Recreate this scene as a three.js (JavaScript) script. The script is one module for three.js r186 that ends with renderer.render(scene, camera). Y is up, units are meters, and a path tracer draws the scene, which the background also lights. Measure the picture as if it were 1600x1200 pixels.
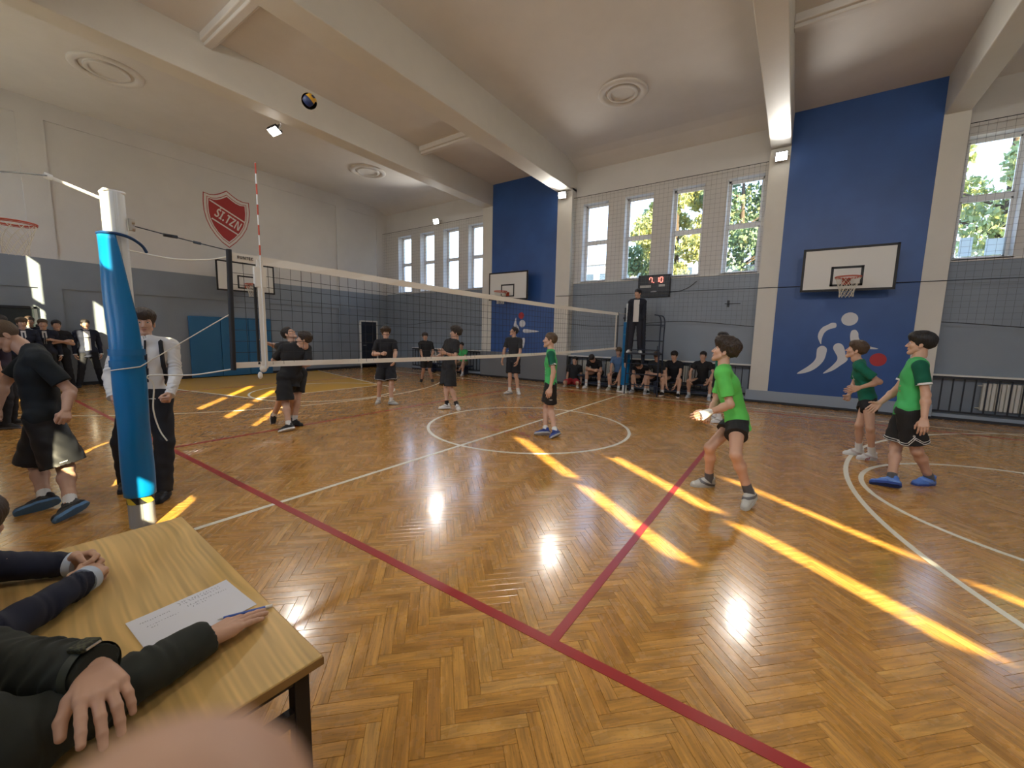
import * as THREE from 'three';
import { RoundedBoxGeometry } from 'three/addons/geometries/RoundedBoxGeometry.js';
import { mergeGeometries } from 'three/addons/utils/BufferGeometryUtils.js';
import { FontLoader } from 'three/addons/loaders/FontLoader.js';
import { TextGeometry } from 'three/addons/geometries/TextGeometry.js';
import { RectAreaLightUniformsLib } from 'three/addons/lights/RectAreaLightUniformsLib.js';

// A school sports hall during a volleyball match. x runs along the court, z across it (far wall at negative z), metres.
const scene = new THREE.Scene();
const camera = new THREE.PerspectiveCamera(86.93, 4 / 3, 0.004, 200);
camera.position.set(3.943, 1.657, 1.796);
camera.rotation.set(THREE.MathUtils.degToRad(-7.0), THREE.MathUtils.degToRad(34.57), THREE.MathUtils.degToRad(1.21), 'YXZ');
camera.focus = 4.5;
camera.userData.fStop = camera.getFocalLength() / 1.5;      // an aperture 1.5 mm wide, as in a telephone
camera.updateMatrixWorld(true);

// sun through the windows of the near wall
const SUN_AZ = THREE.MathUtils.degToRad(37.2), SUN_EL = THREE.MathUtils.degToRad(29.2);
const toSun = new THREE.Vector3(Math.cos(SUN_EL) * Math.cos(SUN_AZ), Math.sin(SUN_EL), Math.cos(SUN_EL) * Math.sin(SUN_AZ));
{ // bright hazy sky, the same all round: white at the horizon, pale blue overhead
  const w = 64, h = 32, d = new Float32Array(w * h * 4);
  for (let y = 0; y < h; y++) { const el = ((y + 0.5) / h - 0.5) * Math.PI, t = Math.max(0, Math.sin(el)) ** 0.6, g = el < 0 ? 0.3 : 1; for (let x = 0; x < w; x++) d.set([(0.86 - 0.48 * t) * g, (1.0 - 0.36 * t) * g, (1.26 - 0.1 * t) * g, 1], (y * w + x) * 4); }
  const t = new THREE.DataTexture(d, w, h, THREE.RGBAFormat, THREE.FloatType); t.mapping = THREE.EquirectangularReflectionMapping; t.magFilter = THREE.LinearFilter; t.minFilter = THREE.LinearFilter; t.needsUpdate = true;
  scene.background = t; scene.environment = t; scene.backgroundIntensity = scene.environmentIntensity = 2.9;
}
const sun = new THREE.DirectionalLight(new THREE.Color(1, 0.84, 0.52), 22);
sun.target.position.set(0, 0, -4); sun.position.copy(toSun).multiplyScalar(60).add(sun.target.position);
sun.castShadow = true; sun.shadow.mapSize.set(4096, 4096); sun.shadow.radius = 1;
Object.assign(sun.shadow.camera, { left: -28, right: 28, top: 22, bottom: -22, near: 5, far: 120 });
scene.add(sun, sun.target);
const EXPOSURE = 1.5;
RectAreaLightUniformsLib.init();

// ---------- helpers
let seedState = 7;
const rnd = () => { seedState = (seedState + 0x6d2b79f5) | 0; let t = Math.imul(seedState ^ (seedState >>> 15), 1 | seedState); t = (t + Math.imul(t ^ (t >>> 7), 61 | t)) ^ t; return ((t ^ (t >>> 14)) >>> 0) / 4294967296; };
const rr = (a, b) => a + (b - a) * rnd();
const V = (x, y, z) => new THREE.Vector3(x, y, z);
const used = new Map();
const numbered = (name) => { const n = used.get(name) ?? 0; used.set(name, n + 1); return n ? `${name}_${String(n).padStart(3, '0')}` : name; };
const std = (color, roughness = 0.6, extra = {}) => new THREE.MeshStandardMaterial({ color, roughness, ...extra });
const lin = (r, g, b) => new THREE.Color().setRGB(r, g, b);
function plain(g) {                                             // same attributes on every geometry, so that they merge
  const n = g.index ? g.toNonIndexed() : g.clone();
  for (const k of Object.keys(n.attributes)) if (!['position', 'normal', 'uv'].includes(k)) n.deleteAttribute(k);
  if (!n.attributes.uv) n.setAttribute('uv', new THREE.BufferAttribute(new Float32Array(n.attributes.position.count * 2), 2));
  n.clearGroups();
  return n;
}
const merge = (list) => (list.length === 1 ? list[0] : mergeGeometries(list.map(plain)));
function metres(g, s = 1) {                                     // uv in metres from position and facing
  const n = plain(g), p = n.attributes.position, q = n.attributes.normal, uv = n.attributes.uv;
  for (let i = 0; i < p.count; i++) {
    const ax = Math.abs(q.getX(i)), ay = Math.abs(q.getY(i)), az = Math.abs(q.getZ(i));
    if (ay >= ax && ay >= az) uv.setXY(i, p.getX(i) * s, p.getZ(i) * s);
    else if (ax >= az) uv.setXY(i, p.getZ(i) * s, p.getY(i) * s);
    else uv.setXY(i, p.getX(i) * s, p.getY(i) * s);
  }
  return n;
}
const box = (x0, x1, y0, y1, z0, z1) => new THREE.BoxGeometry(Math.abs(x1 - x0), Math.abs(y1 - y0), Math.abs(z1 - z0)).translate((x0 + x1) / 2, (y0 + y1) / 2, (z0 + z1) / 2);
const rbox = (x0, x1, y0, y1, z0, z1, r = 0.01, s = 2) => new RoundedBoxGeometry(Math.abs(x1 - x0), Math.abs(y1 - y0), Math.abs(z1 - z0), s, r).translate((x0 + x1) / 2, (y0 + y1) / 2, (z0 + z1) / 2);
function bar(a, b, r, sides = 8, r2 = r) {                      // a round bar between two points
  const d = V(b[0] - a[0], b[1] - a[1], b[2] - a[2]), L = d.length();
  const g = new THREE.CylinderGeometry(r2, r, L, sides, 1);
  g.applyQuaternion(new THREE.Quaternion().setFromUnitVectors(V(0, 1, 0), d.normalize()));
  return g.translate((a[0] + b[0]) / 2, (a[1] + b[1]) / 2, (a[2] + b[2]) / 2);
}
const tube = (pts, r, seg = 40, sides = 6, closed = false) => new THREE.TubeGeometry(new THREE.CatmullRomCurve3(pts.map((p) => V(...p)), closed), seg, r, sides, closed);
function add(name, g, m, parent = scene) {
  const o = new THREE.Mesh(Array.isArray(g) ? merge(g) : g, m);
  o.name = numbered(name); o.castShadow = o.receiveShadow = true; parent.add(o);
  return o;
}
function tag(o, label, category, group, kind) {
  if (label) o.userData.label = label;
  if (category) o.userData.category = category;
  if (group) o.userData.group = group;
  if (kind) o.userData.kind = kind;
  return o;
}
function thing(name, label, category, [x, y, z] = [0, 0, 0], turn = 0, group) {
  const o = new THREE.Group(); o.name = numbered(name); scene.add(o); o.position.set(x, y, z); o.rotation.y = turn;
  return tag(o, label, category, group);
}
const struct = (name, g, m, parent = scene) => { const o = add(name, g, m, parent); if (parent === scene) o.userData.kind = 'structure'; return o; };
const part = (parent, name, g, m, label) => { const o = add(name, g, m, parent); if (label) o.userData.label = label; return o; };
function noiseTexture(size, fn, srgb = false, repeat = 1) {     // DataTexture from fn(u, v) -> [r, g, b] in 0..1
  const d = new Uint8Array(size * size * 4);
  for (let y = 0; y < size; y++) for (let x = 0; x < size; x++) {
    const c = fn(x / size, y / size), i = (y * size + x) * 4;
    d[i] = c[0] * 255; d[i + 1] = (c[1] ?? c[0]) * 255; d[i + 2] = (c[2] ?? c[0]) * 255; d[i + 3] = 255;
  }
  const t = new THREE.DataTexture(d, size, size); t.wrapS = t.wrapT = THREE.RepeatWrapping; t.magFilter = THREE.LinearFilter; t.minFilter = THREE.LinearMipmapLinearFilter; t.generateMipmaps = true;
  if (srgb) t.colorSpace = THREE.SRGBColorSpace;
  t.repeat.set(repeat, repeat); t.needsUpdate = true;
  return t;
}
const hash = (x, y) => { let h = Math.imul(x | 0, 374761393) ^ Math.imul(y | 0, 668265263); h = Math.imul(h ^ (h >>> 13), 1274126177); return ((h ^ (h >>> 16)) >>> 0) / 4294967296; };
function tileNoise(u, v, nu, nv = nu, salt = 0) {               // value noise that repeats after one tile
  const x = u * nu, y = v * nv, xi = Math.floor(x), yi = Math.floor(y), fx = x - xi, fy = y - yi, s = fx * fx * (3 - 2 * fx), t = fy * fy * (3 - 2 * fy);
  const c = (a, b) => hash(((a % nu) + nu) % nu + salt * 131, ((b % nv) + nv) % nv + salt * 71);
  return (c(xi, yi) * (1 - s) + c(xi + 1, yi) * s) * (1 - t) + (c(xi, yi + 1) * (1 - s) + c(xi + 1, yi + 1) * s) * t;
}
const fbm = (u, v, n, salt = 0) => 0.5 * tileNoise(u, v, n, n, salt) + 0.3 * tileNoise(u, v, n * 2, n * 2, salt + 1) + 0.2 * tileNoise(u, v, n * 5, n * 5, salt + 2);
// ---------- the hall: measures
const XL = -12.2, XR = 12.4, ZF = -11.0, ZN = 2.45, PF = -10.7, PN = 2.2, CEIL = 7.25, SILL = 3.45, HEAD = 5.95, T = 0.4;
const plasterBump = noiseTexture(256, (u, v) => [0.5 * fbm(u, v, 6, 3) + 0.5 * tileNoise(u, v, 60, 60, 9)]);
const patchy = (a, b, salt) => noiseTexture(256, (u, v) => { const k = a + (b - a) * fbm(u, v, 4, salt); return [k, k, k]; }, true, 0.35);
const paint = (c, rough, salt = 1, spread = 0.05) => std(c, rough, { map: patchy(1 - spread, 1, salt), bumpMap: plasterBump, bumpScale: 0.0012 });
const M = {
  white: paint(lin(0.72, 0.71, 0.69), 0.75, 1), ceiling: paint(lin(0.74, 0.72, 0.69), 0.85, 2), cream: paint(lin(0.74, 0.72, 0.66), 0.6, 3),
  grey: paint(lin(0.27, 0.315, 0.37), 0.38, 4, 0.08), greyDark: paint(lin(0.2, 0.215, 0.24), 0.4, 4, 0.08), blue: paint(lin(0.035, 0.11, 0.36), 0.4, 5, 0.14),
  base: paint(lin(0.32, 0.38, 0.46), 0.45, 6), dark: std(lin(0.02, 0.021, 0.024), 0.5), darkMetal: std(lin(0.03, 0.035, 0.045), 0.45, { metalness: 0.3 }),
  pvc: std(lin(0.8, 0.8, 0.78), 0.35), glass: new THREE.MeshPhysicalMaterial({ color: lin(0.97, 0.98, 0.98), roughness: 0, transmission: 1, thickness: 0, ior: 1.45 }),
  markWhite: std(lin(0.78, 0.74, 0.62), 0.35), markRed: std(lin(0.36, 0.025, 0.025), 0.3), markYellow: std(lin(0.62, 0.33, 0.035), 0.25),
  metal: std(lin(0.6, 0.6, 0.6), 0.35, { metalness: 0.8 }), board: std(lin(0.72, 0.72, 0.69), 0.5), black: std(lin(0.012, 0.012, 0.014), 0.55),
  cord: std(lin(0.02, 0.02, 0.022), 0.8), whiteCloth: std(lin(0.75, 0.72, 0.65), 0.85), rimRed: std(lin(0.5, 0.07, 0.03), 0.45), rope: std(lin(0.75, 0.72, 0.62), 0.8),
};
for (const k in M) M[k].name = k;
const bays = [[XL, -6.15], [-2.42, 3.05], [6.5, XR]], narrow = [[-5.7, -2.95], [3.48, 6.1]];
const beamsX = [[-6.15, -5.7], [-2.95, -2.42], [3.05, 3.48], [6.1, 6.5]];

// ---------- floor: slab, oak blocks laid in herringbone, painted court lines
const floor = struct('floor', box(XL - T, XR + T, -0.25, -0.0145, ZF - T, ZN + T), std(lin(0.05, 0.025, 0.008), 0.9));
{
  const Lp = 0.372, Wp = 0.062, n = 6, c = Math.SQRT1_2;
  const grain = (salt) => noiseTexture(256, (u, v) => {
    const bend = 0.05 * tileNoise(u, v, 3, 2, salt), fine = tileNoise(u, v + bend, 5, 90, salt + 3), wide = tileNoise(u, v + bend, 2, 16, salt + 5), pore = tileNoise(u, v, 24, 128, salt + 8);
    const k = 0.70 + 0.18 * fine + 0.18 * wide - (pore > 0.86 ? 0.1 : 0);
    return [Math.min(1, k * 1.02), Math.min(1, k * 0.99), Math.min(1, k * 0.94)];
  }, true);
  const grains = [grain(1), grain(21), grain(41)];
  const gloss = noiseTexture(256, (u, v) => { const k = 0.45 + 0.55 * fbm(u, v, 5, 77); return [k, k, k]; });
  const wave = noiseTexture(256, (u, v) => [0.75 * fbm(u, v, 3, 60) + 0.25 * tileNoise(u, v, 40, 40, 61)]);
  const tones = [[0.62, 0.325, 0.072], [0.66, 0.355, 0.085], [0.585, 0.295, 0.06], [0.69, 0.395, 0.11], [0.63, 0.335, 0.078], [0.57, 0.285, 0.062]];
  const oak = (g, t) => new THREE.MeshPhysicalMaterial({ color: lin(...t), map: grains[g], roughness: 0.36, roughnessMap: gloss, bumpMap: wave, bumpScale: 0.0006, clearcoat: 0.55, clearcoatRoughness: 0.13, name: 'oak' });
  const mats = tones.map((t, i) => oak(i % 3, t)), rest = grains.map((_, i) => oak(i, [1, 1, 1]));
  const block = (v) => {                                         // chamfered block, top at y = 0, long side along x
    const e = 0.0012, x = Lp / 2 - 0.0004, z = Wp / 2 - 0.0004, P = [], U = [], out = [[-x, -z], [x, -z], [x, z], [-x, z]], inn = out.map(([a, b]) => [a - Math.sign(a) * e, b - Math.sign(b) * e]);
    const put = (a, b, q) => { for (const p of [a, b, q]) { P.push(...p); U.push(p[0] / 0.4 + v * 0.37, p[2] / 0.4 + v * 0.29); } };
    const t3 = inn.map(([a, b]) => [a, 0, b]), o3 = out.map(([a, b]) => [a, -e, b]), d3 = out.map(([a, b]) => [a, -0.014, b]);
    put(t3[0], t3[2], t3[1]); put(t3[0], t3[3], t3[2]);
    for (let i = 0; i < 4; i++) { const j = (i + 1) % 4; put(t3[i], t3[j], o3[j]); put(t3[i], o3[j], o3[i]); put(o3[i], o3[j], d3[j]); put(o3[i], d3[j], d3[i]); }
    const g = new THREE.BufferGeometry(); g.setAttribute('position', new THREE.Float32BufferAttribute(P, 3)); g.setAttribute('uv', new THREE.Float32BufferAttribute(U, 2)); g.computeVertexNormals();
    return g;
  };
  const shapes = [0, 1, 2, 3, 4].map(block), list = [], inFrame = V();
  for (let i = -420; i < 420; i++) for (let j = -40; j < 40; j++) for (const way of [0, 1]) {
    const gx = way ? i + n * j + 0.5 : i + n * j + n / 2, gy = way ? i - n * j + 1 + n / 2 : i - n * j + 0.5;
    const x = (gx - gy) * Wp * c, z = (gx + gy) * Wp * c - 4;
    if (x < XL - 0.1 || x > XR + 0.1 || z < ZF - 0.1 || z > ZN + 0.1) continue;
    inFrame.set(x, 0, z); const dist = inFrame.distanceTo(camera.position); inFrame.project(camera);
    const seen = inFrame.z < 1 && Math.abs(inFrame.x) < 1.02 && Math.abs(inFrame.y) < 1.02, underTable = x < 2.9 && z > 1.15;
    list.push({ x, z, turn: way ? -Math.PI * 0.75 : -Math.PI * 0.25, near: seen && !underTable ? dist : 99 });
  }
  list.sort((a, b) => a.near - b.near);
  const m4 = new THREE.Matrix4(), q = new THREE.Quaternion(), e = new THREE.Euler(), col = new THREE.Color();
  const pose = (o) => { e.set(rr(-0.0022, 0.0022), o.turn + (rnd() < 0.5 ? Math.PI : 0), rr(-0.0012, 0.0012), 'YXZ'); return [V(o.x, rr(-0.0003, 0.0001), o.z), q.setFromEuler(e)]; };
  for (const o of list.slice(0, 300)) {
    const b = add('plank', shapes[Math.floor(rnd() * 5)], mats[Math.floor(rnd() * rnd() * 6)], floor), [p, w] = pose(o);
    b.position.copy(p); b.quaternion.copy(w);
  }
  const others = list.slice(300), sets = [[], [], []];
  for (const o of others) sets[Math.floor(rnd() * 3)].push(o);
  sets.forEach((s, k) => {
    const inst = new THREE.InstancedMesh(shapes[k], rest[k], s.length); inst.name = numbered('herringbone_planks'); inst.userData.kind = 'stuff'; inst.castShadow = inst.receiveShadow = true;
    s.forEach((o, i) => { const [p, w] = pose(o); inst.setMatrixAt(i, m4.compose(p, w, V(1, 1, 1))); inst.setColorAt(i, col.setRGB(...tones[Math.floor(rnd() * rnd() * 6)])); });
    floor.add(inst);
  });
  // lines: thin paint on top of the wood
  const h0 = 0.0004, h1 = 0.0022, w = 0.025;
  const ring = (x, z, r, a0 = 0, a1 = Math.PI * 2, wid = 0.05) => {
    const s = new THREE.Shape(), N = 96, sgn = []; for (let i = 0; i <= N; i++) { const a = a0 + (a1 - a0) * i / N; sgn.push([Math.cos(a), Math.sin(a)]); }
    sgn.forEach(([a, b], i) => s[i ? 'lineTo' : 'moveTo'](a * (r + wid / 2), b * (r + wid / 2)));
    sgn.reverse().forEach(([a, b]) => s.lineTo(a * (r - wid / 2), b * (r - wid / 2)));
    return new THREE.ExtrudeGeometry(s, { depth: h1 - h0, bevelEnabled: false }).rotateX(-Math.PI / 2).translate(x, h0, z);
  };
  part(floor, 'centre_line', box(-w, w, h0, h1 + 0.0002, -9.9, 1.0), M.markWhite);
  part(floor, 'centre_circle', ring(0.04, -4.41, 1.8), M.markWhite);
  part(floor, 'boundary_line', box(-11.4, 11.6, h0, h1, -9.55, -9.5), M.markWhite);
  for (const s of [-1, 1]) {
    const fx = s * 6.55;
    part(floor, 'free_throw_circle', ring(fx, -4.41, 1.8), M.markWhite);
    part(floor, 'three_point_arc', ring(s * 10.87, -4.41, 6.25, s > 0 ? Math.PI * 0.56 : -Math.PI * 0.44, s > 0 ? Math.PI * 1.44 : Math.PI * 0.44), M.markWhite);
    const bx = s > 0 ? XR - 0.5 : XL + 0.05, tri = new THREE.Shape([[fx, 2.6], [bx, 1.4], [bx, 7.4], [fx, 6.22]].map(([a, b]) => new THREE.Vector2(a, b)));
    if (s < 0) part(floor, 'key_area', new THREE.ExtrudeGeometry(tri, { depth: 0.001, bevelEnabled: false }).rotateX(-Math.PI / 2).translate(0, 0.0003, 0), M.markYellow, 'yellow painted trapezoid in front of the far end wall');
    const edge = (a, b) => { const d = V(b[0] - a[0], 0, b[1] - a[1]), L = d.length(); return new THREE.BoxGeometry(L, h1 - h0, 0.05).rotateY(Math.atan2(-d.z, d.x)).translate((a[0] + b[0]) / 2, (h0 + h1) / 2 + 0.0003, (a[1] + b[1]) / 2); };
    part(floor, 'key_line', [edge([fx, -2.6], [bx, -1.4]), edge([bx, -7.4], [fx, -6.22]), edge([fx, -2.6], [fx, -6.22])], M.markWhite);
  }
  const r = 0.032;
  for (const z of [0, -9]) part(floor, 'sideline', box(-9, 9, h0, h1 + 0.0004, z - r, z + r), M.markRed);
  for (const x of [-9, -3, 3, 9]) part(floor, Math.abs(x) > 4 ? 'end_line' : 'attack_line', box(x - r * 0.9, x + r * 0.9, h0, h1 + 0.0006, -9, 0), M.markRed);
  const scribble = [];                                           // worn red lettering round the middle of the circle
  for (const [x, z, a, s] of [[-0.45, -3.85, 0.2, 1], [-0.25, -3.75, 0.5, 0.9], [0.15, -3.8, 0.1, 1], [0.4, -3.75, 0.4, 0.8], [-0.2, -5.1, 0.2, 1], [0.1, -5.2, 0.5, 0.9]]) {
    const pts = []; for (let i = 0; i <= 8; i++) { const t = i / 8; pts.push([x + 0.16 * s * Math.sin(t * 5 + a * 9), 0.0012, z + (t - 0.5) * 0.22 * s]); }
    scribble.push(tube(pts, 0.016, 20, 5).scale(1, 0.08, 1).translate(0, 0.0013, 0));
  }
  part(floor, 'worn_lettering', scribble, std(lin(0.3, 0.03, 0.02), 0.4), 'worn red lettering in the centre circle');
}

// ---------- windows and walls
let windowCount = 0;
function makeWindow(x, zIn, side, sill = SILL, head = HEAD, transom = 4.74, w = 0.86) {     // side: -1 far wall, +1 near wall
  const o = new THREE.Group(); o.name = `window_${++windowCount}`; o.userData.kind = 'structure'; scene.add(o); o.position.set(x, 0, zIn + side * (side > 0 ? 0.36 : 0.28));
  const h = w / 2, f = 0.05, d = 0.035, frame = [box(-h, -h + f, sill, head, -d, d), box(h - f, h, sill, head, -d, d), box(-h, h, head - f, head, -d, d), box(-h, h, sill, sill + f, -d, d)];
  add('window_frame', frame, M.pvc, o);
  const bars = transom ? [sill + f, transom, head - f] : [sill + f, head - f];
  if (transom) add('transom', box(-h + f, h - f, transom - 0.04, transom + 0.04, -d * 0.9, d * 0.9), M.pvc, o);
  for (let i = 0; i + 1 < bars.length; i++) {
    const y0 = bars[i] + (i ? 0.04 : 0), y1 = bars[i + 1] - (transom && !i ? 0.04 : 0), s = 0.03;
    add('sash', [box(-h + f, -h + f + s, y0, y1, -0.02, 0.02), box(h - f - s, h - f, y0, y1, -0.02, 0.02), box(-h + f, h - f, y0, y0 + s, -0.02, 0.02), box(-h + f, h - f, y1 - s, y1, -0.02, 0.02)], M.pvc, o);
    add('pane', box(-h + f + s, h - f - s, y0 + s, y1 - s, -0.002, 0.002), M.glass, o);
  }
  add('window_sill', rbox(-h - 0.03, h + 0.03, sill - 0.035, sill + 0.003, side > 0 ? -0.38 : -0.02, side > 0 ? 0.02 : 0.32, 0.008), M.pvc, o);
  return o;
}
function pierced(z0, z1, y0, y1, x0, x1, holes) {               // wall slab with rectangular openings, from boxes
  const out = [], xs = [...holes].sort((a, b) => a[0] - b[0]); let x = x0;
  for (const [a, b, lo, hi] of xs) { out.push(box(x, a, y0, y1, z0, z1)); if (lo > y0) out.push(box(a, b, y0, lo, z0, z1)); if (hi < y1) out.push(box(a, b, hi, y1, z0, z1)); x = b; }
  out.push(box(x, x1, y0, y1, z0, z1));
  return out;
}
const TN = 0.46;
const farX = [[-10.95, -9.5, -8.1, -6.72], [-1.72, -0.31, 1.1, 2.53], [7.02, 8.44, 9.86, 11.28]];
const nearX = [[-11.6, -10.16, -8.71, -7.26], [-2.1, -0.75, 0.58, 1.78], [6.92, 8.63, 10.15, 11.6]];
const nearW = (x) => (x > 11 ? 0.75 : x > 1 && x < 3 ? 0.94 : 0.86), lowX = [[-10.16, -8.71, -7.28], [-0.96, 0.59, 2.13], []];
const TOP = 7.0, LOW0 = 1.5, LOW1 = 2.3;
const farUpper = [], farLower = [];
bays.forEach(([a, b], i) => {
  farUpper.push(...pierced(ZF - T, ZF, SILL, 7.6, a - 0.2, b + 0.2, farX[i].map((x) => [x - 0.43, x + 0.43, SILL, HEAD])));
  farLower.push(box(a - 0.2, b + 0.2, -0.2, SILL, ZF - T, ZF));
  farX[i].forEach((x) => makeWindow(x, ZF, -1));
});
struct('wall_far', metres(merge(farUpper)), M.white);
struct('wall_far_lower', metres(merge(farLower)), M.grey);
struct('trim_1', bays.map(([a, b]) => rbox(a, b, SILL - 0.05, SILL + 0.012, ZF - 0.01, ZF + 0.04, 0.01)), M.pvc);
{ // blue panels with their skirting, pilasters
  struct('wall_far_panel', metres(merge(narrow.map(([a, b]) => box(a - 0.1, b + 0.1, 0.3, 7.6, ZF - T, PF)))), M.blue);
  struct('baseboard_far', [rbox(narrow[1][0] - 0.5, narrow[1][1] + 0.46, -0.1, 0.32, PF - 0.3, PF + 0.035, 0.012)], M.base);
  struct('baseboard_far_tall', [rbox(narrow[0][0] - 0.5, narrow[0][1] + 0.55, -0.1, 0.98, PF - 0.3, PF + 0.04, 0.012)], M.greyDark);
  struct('trim_2', [rbox(narrow[1][0] - 0.5, narrow[1][1] + 0.46, 0, 0.06, PF, PF + 0.05, 0.01), rbox(narrow[0][0] - 0.5, narrow[0][1] + 0.55, 0, 0.06, PF, PF + 0.055, 0.01)], M.darkMetal);
  beamsX.forEach(([a, b], i) => struct('pilaster', metres(box(a, b, -0.1, 6.45, ZF - T, PF + 0.015)), M.cream));
}
const nearParts = [];
bays.forEach(([a, b], i) => {
  nearParts.push(...pierced(ZN, ZN + TN, 2.6, 7.6, a - 0.2, b + 0.2, nearX[i].map((x) => [x - nearW(x) / 2, x + nearW(x) / 2, SILL, HEAD])));
  nearParts.push(...pierced(ZN, ZN + TN, -0.2, 2.6, a - 0.2, b + 0.2, lowX[i].map((x) => [x - 0.43, x + 0.43, LOW0, LOW1])));
  nearX[i].forEach((x) => { makeWindow(x, ZN, 1, SILL, HEAD, 4.74, nearW(x)); });
  lowX[i].forEach((x) => makeWindow(x, ZN, 1, LOW0, LOW1, 0));
});
for (const [a, b] of narrow) nearParts.push(box(a - 0.1, b + 0.1, -0.2, 7.6, PN, ZN + T));
for (const [a, b] of beamsX) nearParts.push(box(a, b, -0.1, 6.45, PN - 0.05, ZN + T));
struct('wall_near', metres(merge(nearParts)), M.white);
struct('wall_right', metres(box(XR, XR + T, -0.2, 7.6, ZF - T, ZN + T)), M.white);
{ // end wall with the shield: two rows of recessed fields, lower part painted grey
  const x0 = XL - T, x1 = XL, e = 0.035, cut = 3.36, zs = [[-10.45, -8.95], [-8.45, -0.42], [0.05, 2.3]];
  struct('wall_left', metres(merge([box(x0, x1 - e, cut, 7.6, ZF - T, ZN + T), box(x0, x1, 6.8, 7.6, ZF, ZN), box(x0, x1, cut, 3.4, ZF, ZN),
    ...[[ZF, -10.45], [-8.95, -8.45], [-0.42, 0.05], [2.3, ZN]].map(([a, b]) => box(x0, x1, 3.4, 6.8, a, b))])), M.white);
  struct('wall_left_lower', metres(merge([box(x0, x1 - e, -0.2, cut, ZF - T, ZN + T), box(x0, x1, 2.6, cut, ZF, ZN), ...[[ZF, -10.45], [-8.95, -8.45], [-0.42, 0.0], [2.3, ZN]].map(([a, b]) => box(x0, x1, 0, 2.6, a, b))])), M.grey);
  struct('baseboard_left', box(x1 - 0.01, x1 + 0.02, 0, 0.09, ZF, ZN), M.darkMetal);
}
// ---------- ceiling, beams, cross ribs
{
  const slab = (a, b) => {                                       // flat with a sloping cove at either long wall
    const s = new THREE.Shape([[ZF - T, 7.6], [ZF - T, TOP], [ZF, TOP], [ZF + 0.25, 7.1], [ZF + 0.55, 7.2], [ZF + 0.9, CEIL], [ZN - 0.9, CEIL], [ZN - 0.55, 7.2], [ZN - 0.25, 7.1], [ZN, TOP], [ZN + T, TOP], [ZN + T, 7.6]].map(([z, y]) => new THREE.Vector2(-z, y)));
    return new THREE.ExtrudeGeometry(s, { depth: b - a, bevelEnabled: false }).rotateY(Math.PI / 2).translate(a, 0, 0);
  };
  const flat = (a, b) => box(a, b, 7.12, 7.6, ZF - T, ZN + T);
  struct('ceiling', metres(merge([slab(XL - T, bays[0][1]), slab(...bays[1]), slab(bays[2][0], XR + T), ...narrow.map(([a, b]) => flat(a, b)), box(XL - T, XR + T, 7.58, 7.75, ZF - T, ZN + T)])), M.ceiling);
  beamsX.forEach(([a, b]) => struct('beam', metres(rbox(a, b, 6.36, 7.6, ZF - T, ZN + T, 0.02)), M.cream));
  for (const [a, b] of narrow) for (const z of [-1.77, -7.2]) struct('beam_rib', metres(merge([rbox(a, b, 6.99, 7.2, z - 0.13, z + 0.13, 0.02), rbox(a, b, 6.93, 7.0, z - 0.07, z + 0.07, 0.02)])), M.ceiling);
  const rosettes = [[-9.03, -1.03, 0.62, 'round plaster rosette on the ceiling above the front part of the end wall'], [-8.92, -7.65, 0.6, 'round plaster rosette on the ceiling near the far corner of the hall'], [0.19, -7.9, 0.56, 'round plaster rosette on the ceiling in front of the four tall windows']];
  for (const [x, z, r, label] of rosettes) {
    const prof = [[r, 0], [r, -0.025], [r - 0.03, -0.05], [r - 0.1, -0.055], [r - 0.16, -0.03], [r - 0.17, 0]].map(([a, b]) => new THREE.Vector2(a, b));
    const prof2 = [[r * 0.62, 0], [r * 0.62, -0.04], [r * 0.6, -0.05], [r * 0.5, -0.05], [r * 0.48, -0.02], [0.001, -0.02]].map(([a, b]) => new THREE.Vector2(a, b));
    const o = thing('ceiling_rosette', label, 'rosette', [x, CEIL, z], 0, 'plaster rosettes on the ceiling');
    part(o, 'outer_ring', new THREE.LatheGeometry(prof, 48), M.ceiling); part(o, 'inner_ring', new THREE.LatheGeometry(prof2, 48), M.ceiling);
  }
}
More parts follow.
